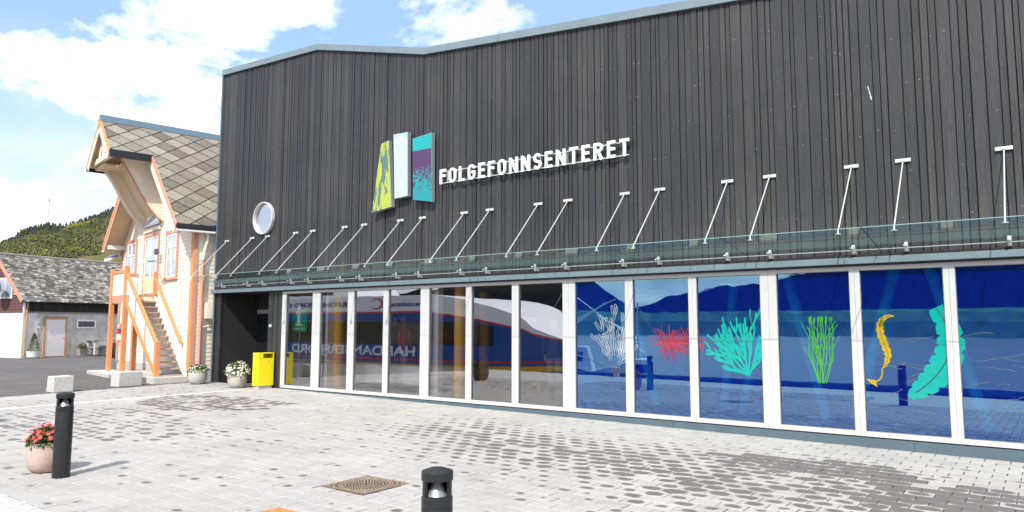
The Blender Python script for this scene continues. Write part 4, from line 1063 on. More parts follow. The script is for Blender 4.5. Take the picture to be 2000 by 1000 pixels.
leaf_mat('pot_leaf', (.02, .05, .012), (.12, .20, .035)); leaf_mat('pot_leaf_pale', (.04, .08, .02), (.24, .30, .11)); mat('petal_white', (.78, .77, .66), .6); mat('petal_red', (.62, .035, .04), .55); mat('petal_pink', (.62, .07, .16), .55)
mat('flower_eye', (.70, .52, .08), .6); mat('flower_eye_dark', (.45, .16, .04), .6)
def flower_pot(x, y, rad, h, mt, lab, flower):
    z = gz(x, y); t = thing('flower_pot', lab, 'flower pot', (x, y, z), group=None)
    m = MB(); m.lathe([(rad*.55, 0), (rad*.72, h*.03), (rad*.90, h*.16), (rad*1.0, h*.42), (rad*1.0, h*.70), (rad*.97, h*.93), (rad*.96, h), (rad*.86, h), (rad*.84, h*.86)], (x, y, z+.002), 36, cap=False)
    m.add([(x+rad*.55*math.cos(k*.5236), y+rad*.55*math.sin(k*.5236), z+.002) for k in range(12)], [tuple(range(12))])
    m.build('pot', mt, t, smooth=True)
    m = MB(); m.lathe([(.001, h*.86), (rad*.85, h*.85)], (x, y, z), 24, cap=False); m.build('soil', 'soil', t)
    c = (x, y, z+h*.92)
    m, tn = MB(), []
    if flower == 'white':
        leaves(m, tn, c, rad*1.25, rad*1.15, 720, .055, -.15); o = m.build('foliage', 'pot_leaf_pale', t, fix=False); tone_attr(o, tn); o['kind'] = 'stuff'
        f = MB(); blooms(f, c, rad*1.30, rad*1.22, 190, .030, -.12); f.build('flowers', ['petal_white', 'flower_eye'], t, fix=False)['kind'] = 'stuff'
    elif flower == 'sparse':
        leaves(m, tn, c, rad*1.02, rad*.68, 480, .06, 0); o = m.build('foliage', 'pot_leaf', t, fix=False); tone_attr(o, tn); o['kind'] = 'stuff'
        f = MB(); blooms(f, c, rad*1.03, rad*.72, 55, .026, .05); f.build('flowers', ['petal_white', 'flower_eye'], t, fix=False)['kind'] = 'stuff'
    elif flower == 'red':
        leaves(m, tn, c, rad*.98, rad*1.0, 900, .05, -.02); o = m.build('foliage', 'pot_leaf', t, fix=False); tone_attr(o, tn); o['kind'] = 'stuff'
        f = MB(); blooms(f, c, rad*1.05, rad*1.15, 62, .027, .25, 10); f.build('flowers', ['petal_red', 'flower_eye_dark'], t, fix=False)['kind'] = 'stuff'
        f = MB(); blooms(f, (x-.05, y, c[2]+.02), rad*1.2, rad*1.1, 14, .026, .3, 10); f.build('flowers', ['petal_pink', 'flower_eye_dark'], t, fix=False)['kind'] = 'stuff'
    else:
        leaves(m, tn, c, rad*.95, rad*.75, 400, .06, 0); o = m.build('foliage', 'pot_leaf', t, fix=False); tone_attr(o, tn)
    return t
flower_pot(-16.88, -.55, .235, .40, 'pot_pale', 'pale round concrete pot full of white daisies beside the yellow bin', 'white')
flower_pot(-18.62, -.62, .245, .37, 'pot_pale', 'pale round concrete pot with sparse white flowers at the foot of the cream house', 'sparse')
flower_pot(-9.76, -7.68, .205, .345, 'pot_terracotta', 'pinkish terracotta pot of red flowers beside the dark bollard', 'red')
flower_pot(-14.9, -6.9, .26, .42, 'pot_brown', 'dark brown pot with a green plant, seen mirrored in the clear panes', 'green')
# litter bin
def bin_():
    x0, x1, y0, y1 = -16.31, -16.05, -.50, -.06
    z = gz(-16.2, -.3); t = thing('litter_bin', 'bright yellow rectangular litter bin with a slot at the top, beside the entrance', 'bin', ((x0+x1)/2, (y0+y1)/2, z))
    m = MB(); m.box(x0+.02, x1-.02, y0+.03, y1-.03, z, z+.075); m.build('base', 'concrete', t)
    m = MB(); zt = z+.90; zs = z+.765; h = .012
    m.box(x1-h, x1, y0, y1, z+.077, zs); m.box(x0, x0+h, y0, y1, z+.077, zt-.021); m.box(x0+h, x1-h, y0, y0+h, z+.077, zt-.021); m.box(x0+h, x1-h, y1-h, y1, z+.077, zt-.021)
    m.box(x1-h, x1, y0, y0+.12, zs, zt-.021); m.box(x1-h, x1, y1-.03, y1, zs, zt-.021)
    m.build('body', 'yellow_paint', t, bevel=.003)
    m = MB(); m.box(x0-.004, x1+.004, y0-.004, y1+.004, zt-.02, zt); m.build('lid', 'yellow_paint', t, bevel=.004)
    m = MB(); m.box(x0+.04, x1-.05, y0+.03, y1-.03, z+.10, zs-.02); m.build('liner', 'iron', t)
    m = MB(); m.box(x1-.05, x1-.002, y0+.122, y0+.132, zs, zt-.022); m.build('ash_plate', 'steel', t)
    m = MB(); m.lathe([(.016, 0), (.016, .006), (.010, .009)], (0, 0, 0), 14); m.v = [(x1+.001+z_, x+y1-.16, y+zs-.06) for x, y, z_ in m.v]; m.build('lock', 'steel', t)
bin_()
# bollards
def bollard(x, y, lab):
    z = gz(x, y); t = thing('bollard_light', lab, 'bollard', (x, y, z), group='bollard lights on the plaza'); r_ = .0925
    m = MB(); m.lathe([(r_, 0), (r_, .735), (r_*.98, .742)], (x, y, z), 32, cap=True); m.build('shaft', 'graphite', t, smooth=True)
    m = MB(); m.lathe([(r_, .744), (r_, .80), (r_*.93, .806), (r_*.80, .808)], (x, y, z), 32); m.build('collar', 'graphite', t, smooth=True)
    m = MB(); m.lathe([(r_*.72, .809), (r_*.25, .885), (.001, .888)], (x, y, z), 28, cap=False); m.build('reflector', 'graphite_light', t, smooth=True)
    view = math.atan2(-11.5-y, -x)
    for ac, hw_ in ((80, 26), (-80, 26), (180, 73)):
        m = MB(); pts = [(r_*.94*math.cos(view+R(ac-hw_+2*hw_*q/8)), r_*.94*math.sin(view+R(ac-hw_+2*hw_*q/8))) for q in range(9)]+[(r_*.74*math.cos(view+R(ac+hw_-2*hw_*q/8)), r_*.74*math.sin(view+R(ac+hw_-2*hw_*q/8))) for q in range(9)]
        m.prism(pts, lambda a, b, tt: (x+a, y+b, z+.800+tt), .10); m.build('strut', 'graphite', t)
    m = MB(); m.lathe([(r_*.26, .884), (r_*.55, .896)], (x, y, z), 20); m.build('lamp_core', 'black', t)
    m = MB(); m.lathe([(.001, .896), (r_*.6, .897), (r_*1.02, .899), (r_*1.02, .946), (r_*.98, .951), (r_*.5, .966), (.001, .972)], (x, y, z), 36, cap=False); m.build('cap', 'graphite', t, smooth=True)
    MB().lathe([(.006, 0), (.006, .004)], (0, 0, 0), 8).build('screw', 'steel', t).location = (r_+.001, 0, .06)
bollard(-9.29, -7.70, 'dark grey bollard light standing beside the red flower pot')
bollard(-2.98, -8.22, 'dark grey bollard light standing alone on the paving near the round patterned drain cover')
# granite blocks
for k, (x, y, w, d, lab) in enumerate(((-19.35, -3.72, .40, .46, 'rough pale granite block standing alone at the asphalt edge'), (-19.55, -2.05, .42, .62, 'rough pale granite block in front of the stair posts of the cream house'))):
    z = gz(x, y); m = MB(); vs = []
    for dz, s_ in ((0, 1.0), (.385, .97)):
        for sx, sy in ((-1, -1), (1, -1), (1, 1), (-1, 1)): vs.append((x+sx*w/2*s_+U(-.01, .01), y+sy*d/2*s_+U(-.01, .01), z+dz+U(-.008, .008)*(dz > 0)))
    m.add(vs, [(0, 3, 2, 1), (4, 5, 6, 7), (0, 1, 5, 4), (1, 2, 6, 5), (2, 3, 7, 6), (3, 0, 4, 7)])
    tag(m.build('granite_block', 'granite', bevel=.018), lab, 'stone block', 'granite blocks along the asphalt')
# covers in the paving
def cover(x, y, s_, lab):
    z = gz(x, y); t = thing('drain_cover', lab, 'manhole cover', (x, y, z))
    h = s_/2; m = MB()
    m.box(x-h, x+h, y-h, y+h, z-.03, z+.001); m.build('frame', 'iron', t)
    m = MB()
    for k in range(7):
        r_ = .045+k*.036
        for a in range(0, 360, 12 if k < 4 else 8):
            n_ = max(6, int(18*r_/.1)); aa = 360/n_
        for j in range(n_):
            a0 = j*aa+(k % 2)*aa/2; pts = []
            for q, rr in ((a0+aa*.15, r_-.008), (a0+aa*.66, r_-.008), (a0+aa*.66, r_+.008), (a0+aa*.15, r_+.008)): pts.append((x+rr*math.cos(R(q)), y+rr*math.sin(R(q))))
            if max(max(abs(p[0]-x), abs(p[1]-y)) for p in pts) < h-.01: m.prism(pts, lambda a, b, tt: (a, b, z+.0012+tt), .006)
    m.build('tread_studs', 'iron_bright', t)['kind'] = 'stuff'
    m = MB(); m.lathe([(.001, .0018), (.24, .0018)], (x, y, z), 36, cap=False); m.build('dark_disc', 'iron_dark', t)
    m = MB()
    for k in range(3):
        r_ = .285+k*.055
        for j in range(72):
            a0, a1 = R(j*5), R(j*5+5)
            pts = [(x+rr*math.cos(a), y+rr*math.sin(a)) for a, rr in ((a0, r_), (a1, r_), (a1, r_+.014), (a0, r_+.014))]
            if max(max(abs(p[0]-x), abs(p[1]-y)) for p in pts) < h-.008: m.prism(pts, lambda a, b, tt: (a, b, z+.0012+tt), .005)
    m.build('ring_ribs', 'iron_bright', t)['kind'] = 'stuff'
    m = MB()
    for sx in (-1, 1):
        for k in range(22):
            q = -h+.03+k*(s_-.06)/21
            m.box(x+q-.006, x+q+.006, y+sx*(h-.035), y+sx*(h-.006), z+.0012, z+.005); m.box(x+sx*(h-.035), x+sx*(h-.006), y+q-.0055, y+q+.0055, z+.0014, z+.0052)
    m.build('rim_ribs', 'iron_bright', t)['kind'] = 'stuff'
cover(-6.19, -5.85, .68, 'square rusty cast iron drain cover with rings of studs set in the paving')
x, y = -5.87, -7.29; z = gz(x, y); t = thing('access_cover', 'orange rusted square access cover at the bottom edge of the paving', 'manhole cover', (x, y, z))
MB().box(x-.3, x+.3, y-.3, y+.3, z-.03, z+.003).build('plate', 'rust_cover', t, bevel=.004)
m = MB()
for i in range(9):
    for j in range(9):
        M = Matrix.Translation((x-.24+i*.06, y-.24+j*.06, z+.0032)) @ Matrix.Rotation(R(45 if (i+j) % 2 else -45), 4, 'Z'); m.box(-.02, .02, -.004, .004, 0, .004, M=M)
m.build('tread_bars', 'rust_cover', t)['kind'] = 'stuff'

# ------------------------------------------------------------------ cream boathouse with hoist gable
random.seed(41)
HW, TH = 7.637, 0.20011
HS = thing('cream_boathouse', 'cream clad wooden boathouse with orange trim, slate roof and a projecting hoist hood', 'house', (-19.373, -.418, .14), -TH)
E_, F_, HF, HA, ZE, ZR = .223, .584, 1.744, 1.414, 4.36, 7.997
CX = -HW/2; SL = (ZR-ZE)/(HW/2+E_); al = math.atan(SL); ca, sa = math.cos(al), math.sin(al)
SM = (HW/2+E_)/ca; SH = HA/ca; DEP = 8.5
def hb(nm, mt, bevel=0.0, smooth=False): return lambda m, p=HS, fix=True: m.build(nm, mt, p, local=True, bevel=bevel, smooth=smooth, fix=fix)
# solid body
m = MB(); gab = [(-HW+.02, .02), (-.02, .02), (-.02, ZE-.12), (CX, ZR-.30), (-HW+.02, ZE-.12)]
m.prism(gab, lambda a, b, t: (a, .02+t, b), DEP-.04); hb('core_wall', 'cream_soffit')(m)
# lapped siding
def lap(m, fx0, fx1, P, z0, z1, pitch=.118):
    z = z0
    while z < z1:
        zt = min(z+pitch, z1); a0, b0 = fx0(z), fx1(z); a1, b1 = fx0(zt), fx1(zt)
        if b1 > a1+.01: m.add([P(a0, -.021, z), P(b0, -.021, z), P(b1, -.010, zt), P(a1, -.010, zt), P(a0, 0, z), P(b0, 0, z)], [(0, 1, 2, 3), (0, 4, 5, 1)])
        z = zt
m = MB(); rt = ZR-.22
lap(m, lambda z: max(-HW, CX-(rt-z)/SL), lambda z: min(0, CX+(rt-z)/SL), lambda a, d, z: (a, d+.01, z), .34, rt-.05); hb('gable_siding', 'cream_siding')(m, fix=False)
m = MB(); lap(m, lambda z: 0.0, lambda z: DEP, lambda a, d, z: (-d-.01, a, z), .34, ZE-.16); hb('side_siding', 'cream_siding')(m, fix=False)
m = MB(); m.box(-HW+.03, -.01, -.004, .3, -.05, .335); m.box(-.3, -.008, .3, DEP, -.05, .335); hb('foundation', 'concrete')(m)
# corner boards
m = MB(); m.box(-.20, .028, -.045, -.018, .30, ZE-.05); hb('corner_board', 'orange_trim')(m)
m = MB(); m.box(.018, .045, -.017, .07, .30, ZE-.12); hb('corner_board', 'pink_trim')(m)
m = MB(); m.box(-HW-.03, -HW+.16, -.045, -.018, .30, ZE-.05); hb('corner_board', 'pink_trim')(m)
# roof slabs
def rp(s_, v, h, side=1): return (CX+side*(s_*ca+h*sa), v, ZR-s_*sa+h*ca)
def slab(m, s0, s1, v0, v1, h0, h1, side=1):
    vs = [rp(s_, v, h, side) for h in (h0, h1) for v in (v0, v1) for s_ in (s0, s1)]
    m.add(vs, [(0, 2, 3, 1), (4, 5, 7, 6), (0, 1, 5, 4), (2, 6, 7, 3), (0, 4, 6, 2), (1, 3, 7, 5)])
m = MB()
for sd_ in (1, -1):
    slab(m, 0.0, SM, -F_+.0, DEP, -.13, -.012, sd_); slab(m, 0.0, SH, -HF, -F_-.001, -.13, -.012, sd_)
roof = hb('roof', 'cream_soffit')(m)
m = MB(); slab(m, 0, SM, -F_, DEP, -.010, .004, -1); slab(m, 0, SH, -HF, -F_, -.010, .004, -1); m.build('far_slope', 'house_slate', roof, local=True)
m = MB(); slab(m, .02, SM, -F_+.02, DEP, -.0115, -.004, 1); slab(m, .02, SH, -HF+.02, -F_, -.0115, -.004, 1); m.build('roof_felt', 'black', roof, local=True)
# diamond slates, each a piece
def clip(poly, ax, lim, keep_less):
    out = []
    for i in range(len(poly)):
        a, b = poly[i], poly[(i+1) % len(poly)]; ia = (a[ax] <= lim) == keep_less or a[ax] == lim; ib = (b[ax] <= lim) == keep_less or b[ax] == lim
        if ia: out.append(a)
        if ia != ib:
            t = (lim-a[ax])/(b[ax]-a[ax]); out.append(tuple(a[k]+(b[k]-a[k])*t for k in (0, 1)))
    return out
DV, DS = .66, .62
i = 0; s_ = 0.0
while s_ < SM+DS/2:
    v = -HF-.3+(DV/2 if i % 2 else 0)
    while v < 5.0:
        tilt = U(.0, .006); g = .016
        dia = [(v-DV/2+g, s_), (v, s_-DS/2+g), (v+DV/2-g, s_), (v, s_+DS/2-g)]
        m = MB()
        for (va, vb, sa_, sb_) in ((-HF, 5.0, .03, SH), (-F_, 5.0, SH, SM+.04)):
            p = clip(clip(clip(clip(dia, 0, va, False), 0, vb, True), 1, sa_, False), 1, sb_, True) if dia else []
            if len(p) >= 3:
                n = len(p); top = [rp(b, a, .022+tilt+.022*(b-s_)/DS) for a, b in p]; bot = [rp(b, a, .002) for a, b in p]
                m.add(top+bot, [tuple(range(n))]+[(k, k+n, (k+1) % n+n, (k+1) % n) for k in range(n)])
        if m.f: m.build('slate', 'house_slate', roof, local=True)
        v += DV
    s_ += DS/2; i += 1
m = MB(); m.add([rp(.0, -HF-.03, .06), rp(.24, -HF-.03, .035), rp(.24, DEP, .035), rp(.0, DEP, .06), rp(.24, -HF-.03, .045, -1), rp(.24, DEP, .045, -1), (CX, -HF-.03, ZR+.11), (CX, DEP, ZR+.11)], [(6, 1, 2, 7), (4, 6, 7, 5), (1, 4, 6)])
m.build('ridge_cap', 'ridge_metal', roof, local=True, fix=False)
# barge boards
def barge(s0, s1, v, hgt, th, mt, side, off=0.0, nm='barge_board'):
    m = MB(); slab(m, s0, s1, v-th, v, -hgt-off, .02-off, side); hb(nm, mt)(m)
for sd_ in (1, -1):
    barge(0, SH, -HF-.001, .10, .03, 'orange_trim', sd_); barge(0, SH, -HF+.0, .20, .024, 'cream_board', sd_, .125)
    barge(SH+.01, SM+.02, -F_-.001, .10, .03, 'pink_trim' if sd_ == 1 else 'orange_trim', sd_); barge(SH+.01, SM+.02, -F_, .20, .024, 'cream_board' if sd_ == 1 else 'pink_trim', sd_, .125)
# gutters
x0, _, z0 = rp(SH, 0, 0); m = MB(); m.box(x0-.01, x0+.06, -HF-.02, -F_+.02, z0-.20, z0+.02); hb('hoist_gutter', 'black_gutter')(m)
x0, _, z0 = rp(SH, 0, 0, -1); m = MB(); m.box(x0-.06, x0+.01, -HF-.02, -F_+.02, z0-.20, z0+.02); hb('hoist_gutter', 'black_gutter')(m)
x0, _, z0 = rp(SM, 0, 0); m = MB(); m.box(x0-.02, x0+.05, -F_-.01, DEP, z0-.13, z0+.02); hb('eave_fascia', 'black_gutter')(m)
m = MB(); m.box(x0-.05, x0+.045, -F_-.02, DEP, z0-.20, z0-.132); hb('gutter', 'white_paint', .02)(m)
xl, _, zl = rp(SM, 0, 0, -1); m = MB(); m.box(xl-.06, xl+.06, -F_-.03, DEP, zl-.2, zl-.11); hb('gutter', 'cream_board', .02)(m)
m = MB(); m.tube([(.12, .30, ZE-.18), (.12, .30, ZE-.35), (.10, .22, ZE-.75), (.085, .20, ZE-.95)], .045, 10); hb('downpipe', 'cream_board', 0, True)(m)
m = MB(); m.tube([(.085, .20, ZE-.95), (.085, .20, .12), (.085, .14, .02)], .048, 10); hb('downpipe', 'pink_trim', 0, True)(m)
# hoist hood: two cheeks with curved front edges, soffit between them
def fcurve(t): return (-1.30*t**.80-.02, 4.80+1.82*t-.05*math.sin(2*math.pi*t))     # (y,z) wall foot -> outer end
KC = 14
for xc, top, mt in ((-2.95, ZR-SL*(abs(-2.95-CX))-.16, 'cream_siding'), (-4.95, ZR-SL*abs(-4.95-CX)-.16, 'cream_board')):
    fc = [fcurve(k/KC) for k in range(KC+1)]
    poly = [(0.0, top)]+[(0.0, 4.80)]+fc[1:]+[(-1.42, top)]
    m = MB()
    for k in range(len(fc)-1):
        (y0, z0), (y1, z1) = fc[k], fc[k+1]
        m.add([(xc-.03, y0, z0), (xc-.03, 0, z0), (xc-.03, 0, z1), (xc-.03, y1, z1), (xc+.03, y0, z0), (xc+.03+.012, 0, z0), (xc+.03, 0, z1), (xc+.03, y1, z1)], [(0, 3, 2, 1), (4, 5, 6, 7), (0, 1, 5, 4)])
    y1, z1 = fc[-1]
    nz = 5
    for k in range(nz):
        za, zb = z1+(top-z1)*k/nz, z1+(top-z1)*(k+1)/nz
        m.add([(xc-.03, y1-.12*k/nz, za), (xc-.03, 0, za), (xc-.03, 0, zb), (xc-.03, y1-.12*(k+1)/nz, zb), (xc+.042, y1-.12*k/nz, za), (xc+.042, 0, za), (xc+.03, 0, zb), (xc+.03, y1-.12*(k+1)/nz, zb)], [(0, 3, 2, 1), (4, 5, 6, 7), (0, 1, 5, 4)])
    ck = hb('hood_cheek', mt)(m, fix=False)
    m = MB(); w = .037 if xc > -4 else .12
    for k in range(len(fc)-1):
        (y0, z0), (y1, z1) = fc[k], fc[k+1]
        m.add([(xc-w, y0-.02, z0-.01), (xc+w, y0-.02, z0-.01), (xc+w, y1-.02, z1-.01), (xc-w, y1-.02, z1-.01), (xc-w, y0+.012, z0+.015), (xc+w, y0+.012, z0+.015), (xc+w, y1+.012, z1+.015), (xc-w, y1+.012, z1+.015)], [(0, 1, 2, 3), (0, 3, 7, 4), (1, 5, 6, 2), (4, 7, 6, 5)])
    m.build('curved_edge', 'pink_trim' if xc > -4 else 'cream_board', ck, local=True)
m = MB()
for k in range(KC):
    (y0, z0), (y1, z1) = fcurve(k/KC), fcurve((k+1)/KC); d = .30
    m.add([(-4.92, min(0, y0+d), z0+.10), (-2.98, min(0, y0+d), z0+.10), (-2.98, min(0, y1+d), z1+.10), (-4.92, min(0, y1+d), z1+.10)], [(0, 1, 2, 3)])
hb('hood_soffit', 'cream_soffit')(m, fix=False)
m = MB(); ztop = ZR-SL*HA-.05
m.box(CX-HA+.05, CX+HA-.05, -HF+.10, -HF+.22, ztop-.02, ztop+.14); hb('tie_beam', 'cream_board')(m)
for sx in (-1, 1):
    m = MB(); m.tube([(CX+sx*.55, -HF+.16, ztop+.10), (CX+sx*.12, -HF+.16, ZR-.35)], .05, 6); hb('truss_strut', 'white_paint')(m)
m = MB(); m.box(CX-.06, CX+.06, -HF+.11, -HF+.21, ztop+.14, ZR-.2); hb('king_post', 'cream_board')(m)
m = MB(); m.box(CX-HA+.12, CX-.15, -HF+.2, -.2, ztop-.12, ztop-.06); hb('hoist_soffit', 'cream_soffit')(m)
for sx in (1, -1):
    m = MB(); xx = CX+sx*(HW/2-.35); m.box(xx-.05, xx+.05, -F_+.03, .0, ZE-.12, ZE+.02); hb('purlin_end', 'white_paint')(m)
m = MB(); m.tube([(CX-HW/2-.05, -.1, ZE-.2), (CX-HW/2-.02, .02, ZE-.45), (CX-HW/2+.3, .0, ZE-.6)], .035, 8); hb('downpipe', 'white_paint')(m)
# windows and doors on the gable
def hwin(u0, u1, z0, z1, cols, rows, nm='window'):
    x0, x1 = -u1, -u0; m = MB(); t = .10
    m.box(x0-t, x1+t, -.055, -.012, z1, z1+.11); m.box(x0-t, x0, -.05, -.012, z0-.05, z1); m.box(x1, x1+t, -.05, -.012, z0-.05, z1); m.box(x0-t-.03, x1+t+.03, -.075, -.012, z0-.12, z0-.051)
    f = hb(nm, 'pink_trim')(m); m = MB(); s_ = .055
    m.box(x0, x0+s_, -.042, -.02, z0-.05, z1); m.box(x1-s_, x1, -.042, -.02, z0-.05, z1); m.box(x0+s_, x1-s_, -.042, -.02, z1-s_, z1); m.box(x0+s_, x1-s_, -.042, -.02, z0-.05, z0+.02)
    for k in range(1, cols): xx = x0+(x1-x0)*k/cols; m.box(xx-.035, xx+.035, -.043, -.02, z0+.02, z1-s_)
    for k in range(1, rows): zz_ = z0+(z1-z0)*(.68 if rows == 2 else k/rows); m.box(x0+s_, x1-s_, -.0425, -.02, zz_-.02, zz_+.02)
    m.build('sash', 'white_paint', f, local=True)
    for k in range(cols):
        a, b = x0+(x1-x0)*k/cols, x0+(x1-x0)*(k+1)/cols; mm = MB(); mm.add([(a+.02, -.026, z0), (b-.02, -.026, z0), (b-.02, -.026, z1-.02), (a+.02, -.026, z1-.02)], [(0, 1, 2, 3)]); mm.build('pane', 'house_glass', f, local=True, fix=False)
    return f
hwin(1.50, 2.42, 3.05, 4.33, 2, 2); hwin(5.80, 6.80, 3.05, 4.40, 2, 2)
f = hwin(3.34, 4.72, 2.64, 4.42, 2, 1, 'balcony_door')
m = MB()
for a, b in ((-4.70, -4.06), (-4.00, -3.36)): m.box(a+.05, b-.05, -.036, -.022, 2.66, 3.15)
m.build('door_panel', 'cream_soffit', f, local=True)
for zz_ in (2.80, 3.6, 4.2): MB().box(-4.80, -4.73, -.075, -.055, zz_, zz_+.12).build('hinge', 'white_paint', f, local=True)
m = MB(); m.prism([(-4.85, 4.78), (-3.25, 4.78), (-3.25, 4.95), (-3.75, 5.18), (-4.4, 5.0)], lambda a, b, t: (a, -.05-t, b), .03); tw = hb('transom_window', 'white_paint')(m)
m = MB(); m.prism([(-4.70, 4.82), (-3.33, 4.82), (-3.33, 4.93), (-3.78, 5.12), (-4.35, 4.97)], lambda a, b, t: (a, -.081-t, b), .002); m.build('pane', 'house_glass', tw, local=True)
m = MB(); m.box(-4.95, -3.15, -.06, -.012, 4.60, 4.72); hb('door_hood_trim', 'cream_board')(m)
# outdoor stair and landing
ST = thing('outdoor_stair', 'steep outdoor wooden stair with white panelled orange railing up to the boathouse door', 'stair', (-19.373, -.418, .14), -TH)
def sb(nm, mt, m, p=None, bevel=0.0): return m.build(nm, mt, p or ST, local=True, bevel=bevel)
V0 = -.78; LZ = 2.50
m = MB(); m.box(-5.50, -3.36, V0+.03, -.03, LZ-.05, LZ); sb('landing', 'tread_wood', m)
m = MB(); m.box(-5.50, -3.36, V0-.01, V0+.028, LZ-.22, LZ+.01); sb('landing_beam', 'pink_trim', m); m = MB(); m.box(-3.40, -3.355, V0+.05, -.03, LZ-.22, LZ-.052); sb('landing_beam', 'cream_board', m)
NT = 13; UA, UB = 3.33, .30
for k in range(NT):
    u = UA+(UB-UA)*(k+.6)/NT; z = LZ+( .12-LZ)*(k+1)/(NT+.4); m = MB(); m.box(-u-.13, -u+.13, V0+.06, -.09, z-.038, z); sb('tread', 'tread_wood', m)
def slant(u0, z0, u1, z1, y0, y1, hgt):
    m = MB(); m.add([(-u0, y0, z0), (-u1, y0, z1), (-u1, y0, z1+hgt), (-u0, y0, z0+hgt), (-u0, y1, z0), (-u1, y1, z1), (-u1, y1, z1+hgt), (-u0, y1, z0+hgt)], [(0, 1, 2, 3), (4, 7, 6, 5), (0, 3, 7, 4), (1, 5, 6, 2), (3, 2, 6, 7), (0, 4, 5, 1)]); return m
sb('stringer', 'orange_trim', slant(3.72, LZ-.28, .38, .10, V0-.02, V0+.045, .20)); sb('stringer', 'white_paint', slant(3.40, LZ-.20, .12, .04, -.085, -.035, .26))
sb('rail_panel', 'rail_panel', slant(3.72, LZ-.075, .38, .305, V0-.0, V0+.02, .66)); sb('handrail', 'orange_trim', slant(3.72, LZ+.59, .38, .97, V0-.03, V0+.05, .10))
for k in (.33, .66):
    u = 3.72+(.38-3.72)*k; z = LZ-.06+(.32-LZ+.06)*k; m = MB(); m.box(-u-.03, -u+.03, V0-.022, V0-.001, z, z+.62); sb('baluster', 'orange_trim', m)
sb('wall_handrail', 'orange_trim', slant(3.15, 2.98, .55, 1.05, -.14, -.09, .06))
for u in (2.9, .8): zz_ = 1.05+(2.98-1.05)*(u-.55)/2.6; m = MB(); m.box(-u-.02, -u+.02, -.12, -.02, zz_-.02, zz_+.02); sb('rail_bracket', 'orange_trim', m)
for u, z0, z1 in ((5.42, .10, 3.40), (3.78, .10, 3.42), (.36, .06, 1.12)):
    m = MB(); m.box(-u-.075, -u+.075, V0-.065, V0+.075, z0, z1); sb('post', 'orange_trim', m, None, .012)
m = MB(); m.box(-5.34, -3.86, V0-.005, V0+.015, LZ+.02, LZ+.72); sb('rail_panel', 'rail_panel', m); m = MB(); m.box(-5.34, -3.86, V0-.03, V0+.05, LZ+.722, LZ+.80); sb('handrail', 'orange_trim', m)
m = MB(); m.box(-5.45, -5.42, V0+.08, -.03, LZ+.02, LZ+.72); sb('rail_panel', 'rail_panel', m); m = MB(); m.box(-5.47, -5.39, V0+.08, -.03, LZ+.722, LZ+.80); sb('handrail', 'orange_trim', m)
m = MB(); m.box(-3.35, -3.27, -.12, -.04, LZ-.1, LZ+.75); sb('post', 'orange_trim', m); m = MB(); m.box(-4.2, -4.05, -.45, -.32, -.02, LZ-.06); sb('post', 'orange_trim', m)
m = MB(); m.box(-.62, .02, V0-.16, -.04, -.06, .16); sb('footing', 'granite', m, None, .012)
m = MB(); m.box(-5.95, -3.25, V0-.50, V0+.30, -.06, .10); sb('footing_slab', 'concrete', m, None, .01)
m = MB(); m.box(-4.4, -.7, V0+.35, -.06, -.06, .14); sb('footing', 'concrete', m, None, .01)
# small things on the boathouse
def hpt(x, y, z): return tuple(Matrix.Translation((-19.373, -.418, .14)) @ Matrix.Rotation(-TH, 4, 'Z') @ Vector((x, y, z)))
lr = thing('life_ring', 'red and white life ring hanging on the cream siding behind the stair posts', 'life ring', hpt(-7.0, -.06, 1.25), -TH)
for k in range(8):
    m = MB(); m.tube([(.33*math.cos(R(45*k+a)), 0, .33*math.sin(R(45*k+a))) for a in range(0, 46, 9)], .06, 10); m.build('ring_segment', 'life_red' if k % 2 else 'life_white', lr, local=True, smooth=True)
fl = thing('flood_light', 'small black and white flood light on the wall right of the balcony door', 'lamp', hpt(-2.98, -.03, 3.85), -TH)
m = MB(); m.box(-.02, .02, -.10, 0, -.03, .03); m.build('arm', 'white_paint', fl, local=True); m = MB(); m.box(-.09, .09, -.20, -.10, -.09, .09); m.build('head', 'dish_grey', fl, local=True, bevel=.02)
wl = thing('wall_lamp', 'long grey lamp head on a thin arm beside the right boathouse window', 'lamp', hpt(-3.10, -.03, 3.52), -TH)
m = MB(); m.tube([(0, 0, .02), (.15, -.28, .05), (.5, -.42, .02)], .02, 8); m.build('arm', 'steel', wl, local=True); m = MB(); m.lathe([(.02, -.30), (.07, -.2), (.085, .1), (.05, .32)], (0, 0, 0), 12); m.v = [(.72+z, -.46+x*.6, -.02+y*.45-.06*z) for x, y, z in m.v]; m.build('head', 'panel_side', wl, local=True, smooth=True)
hp = thing('meter_box', 'large pale box with cables on the boathouse side wall facing the museum', 'box', hpt(.03, .30, 1.75), -TH)
m = MB(); m.box(0, .22, 0, .75, 0, .46); m.build('cabinet', 'cream_siding', hp, local=True, bevel=.012)
m = MB(); m.tube([(.1, .2, 0), (.1, .25, -.12), (.08, .4, -.15), (.06, .1, -.2), (.05, -.08, -.25), (.05, -.1, -1.6)], .02, 7); m.build('cable', 'cream_board', hp, local=True)
m = MB(); m.box(.005, .03, .40, .52, -.95, -.80); m.build('socket', 'raw_wood', hp, local=True)
ex = thing('fire_extinguisher', 'small red fire extinguisher under the outdoor stair', 'extinguisher', hpt(-3.3, -.14, .45), -TH)
m = MB(); m.lathe([(.07, 0), (.075, .02), (.075, .36), (.05, .43), (.02, .45), (.02, .49)], (0, 0, 0), 14); m.build('cylinder', 'life_red', ex, local=True, smooth=True); m = MB(); m.box(-.03, .06, -.02, .02, .49, .53); m.build('valve', 'black', ex, local=True)

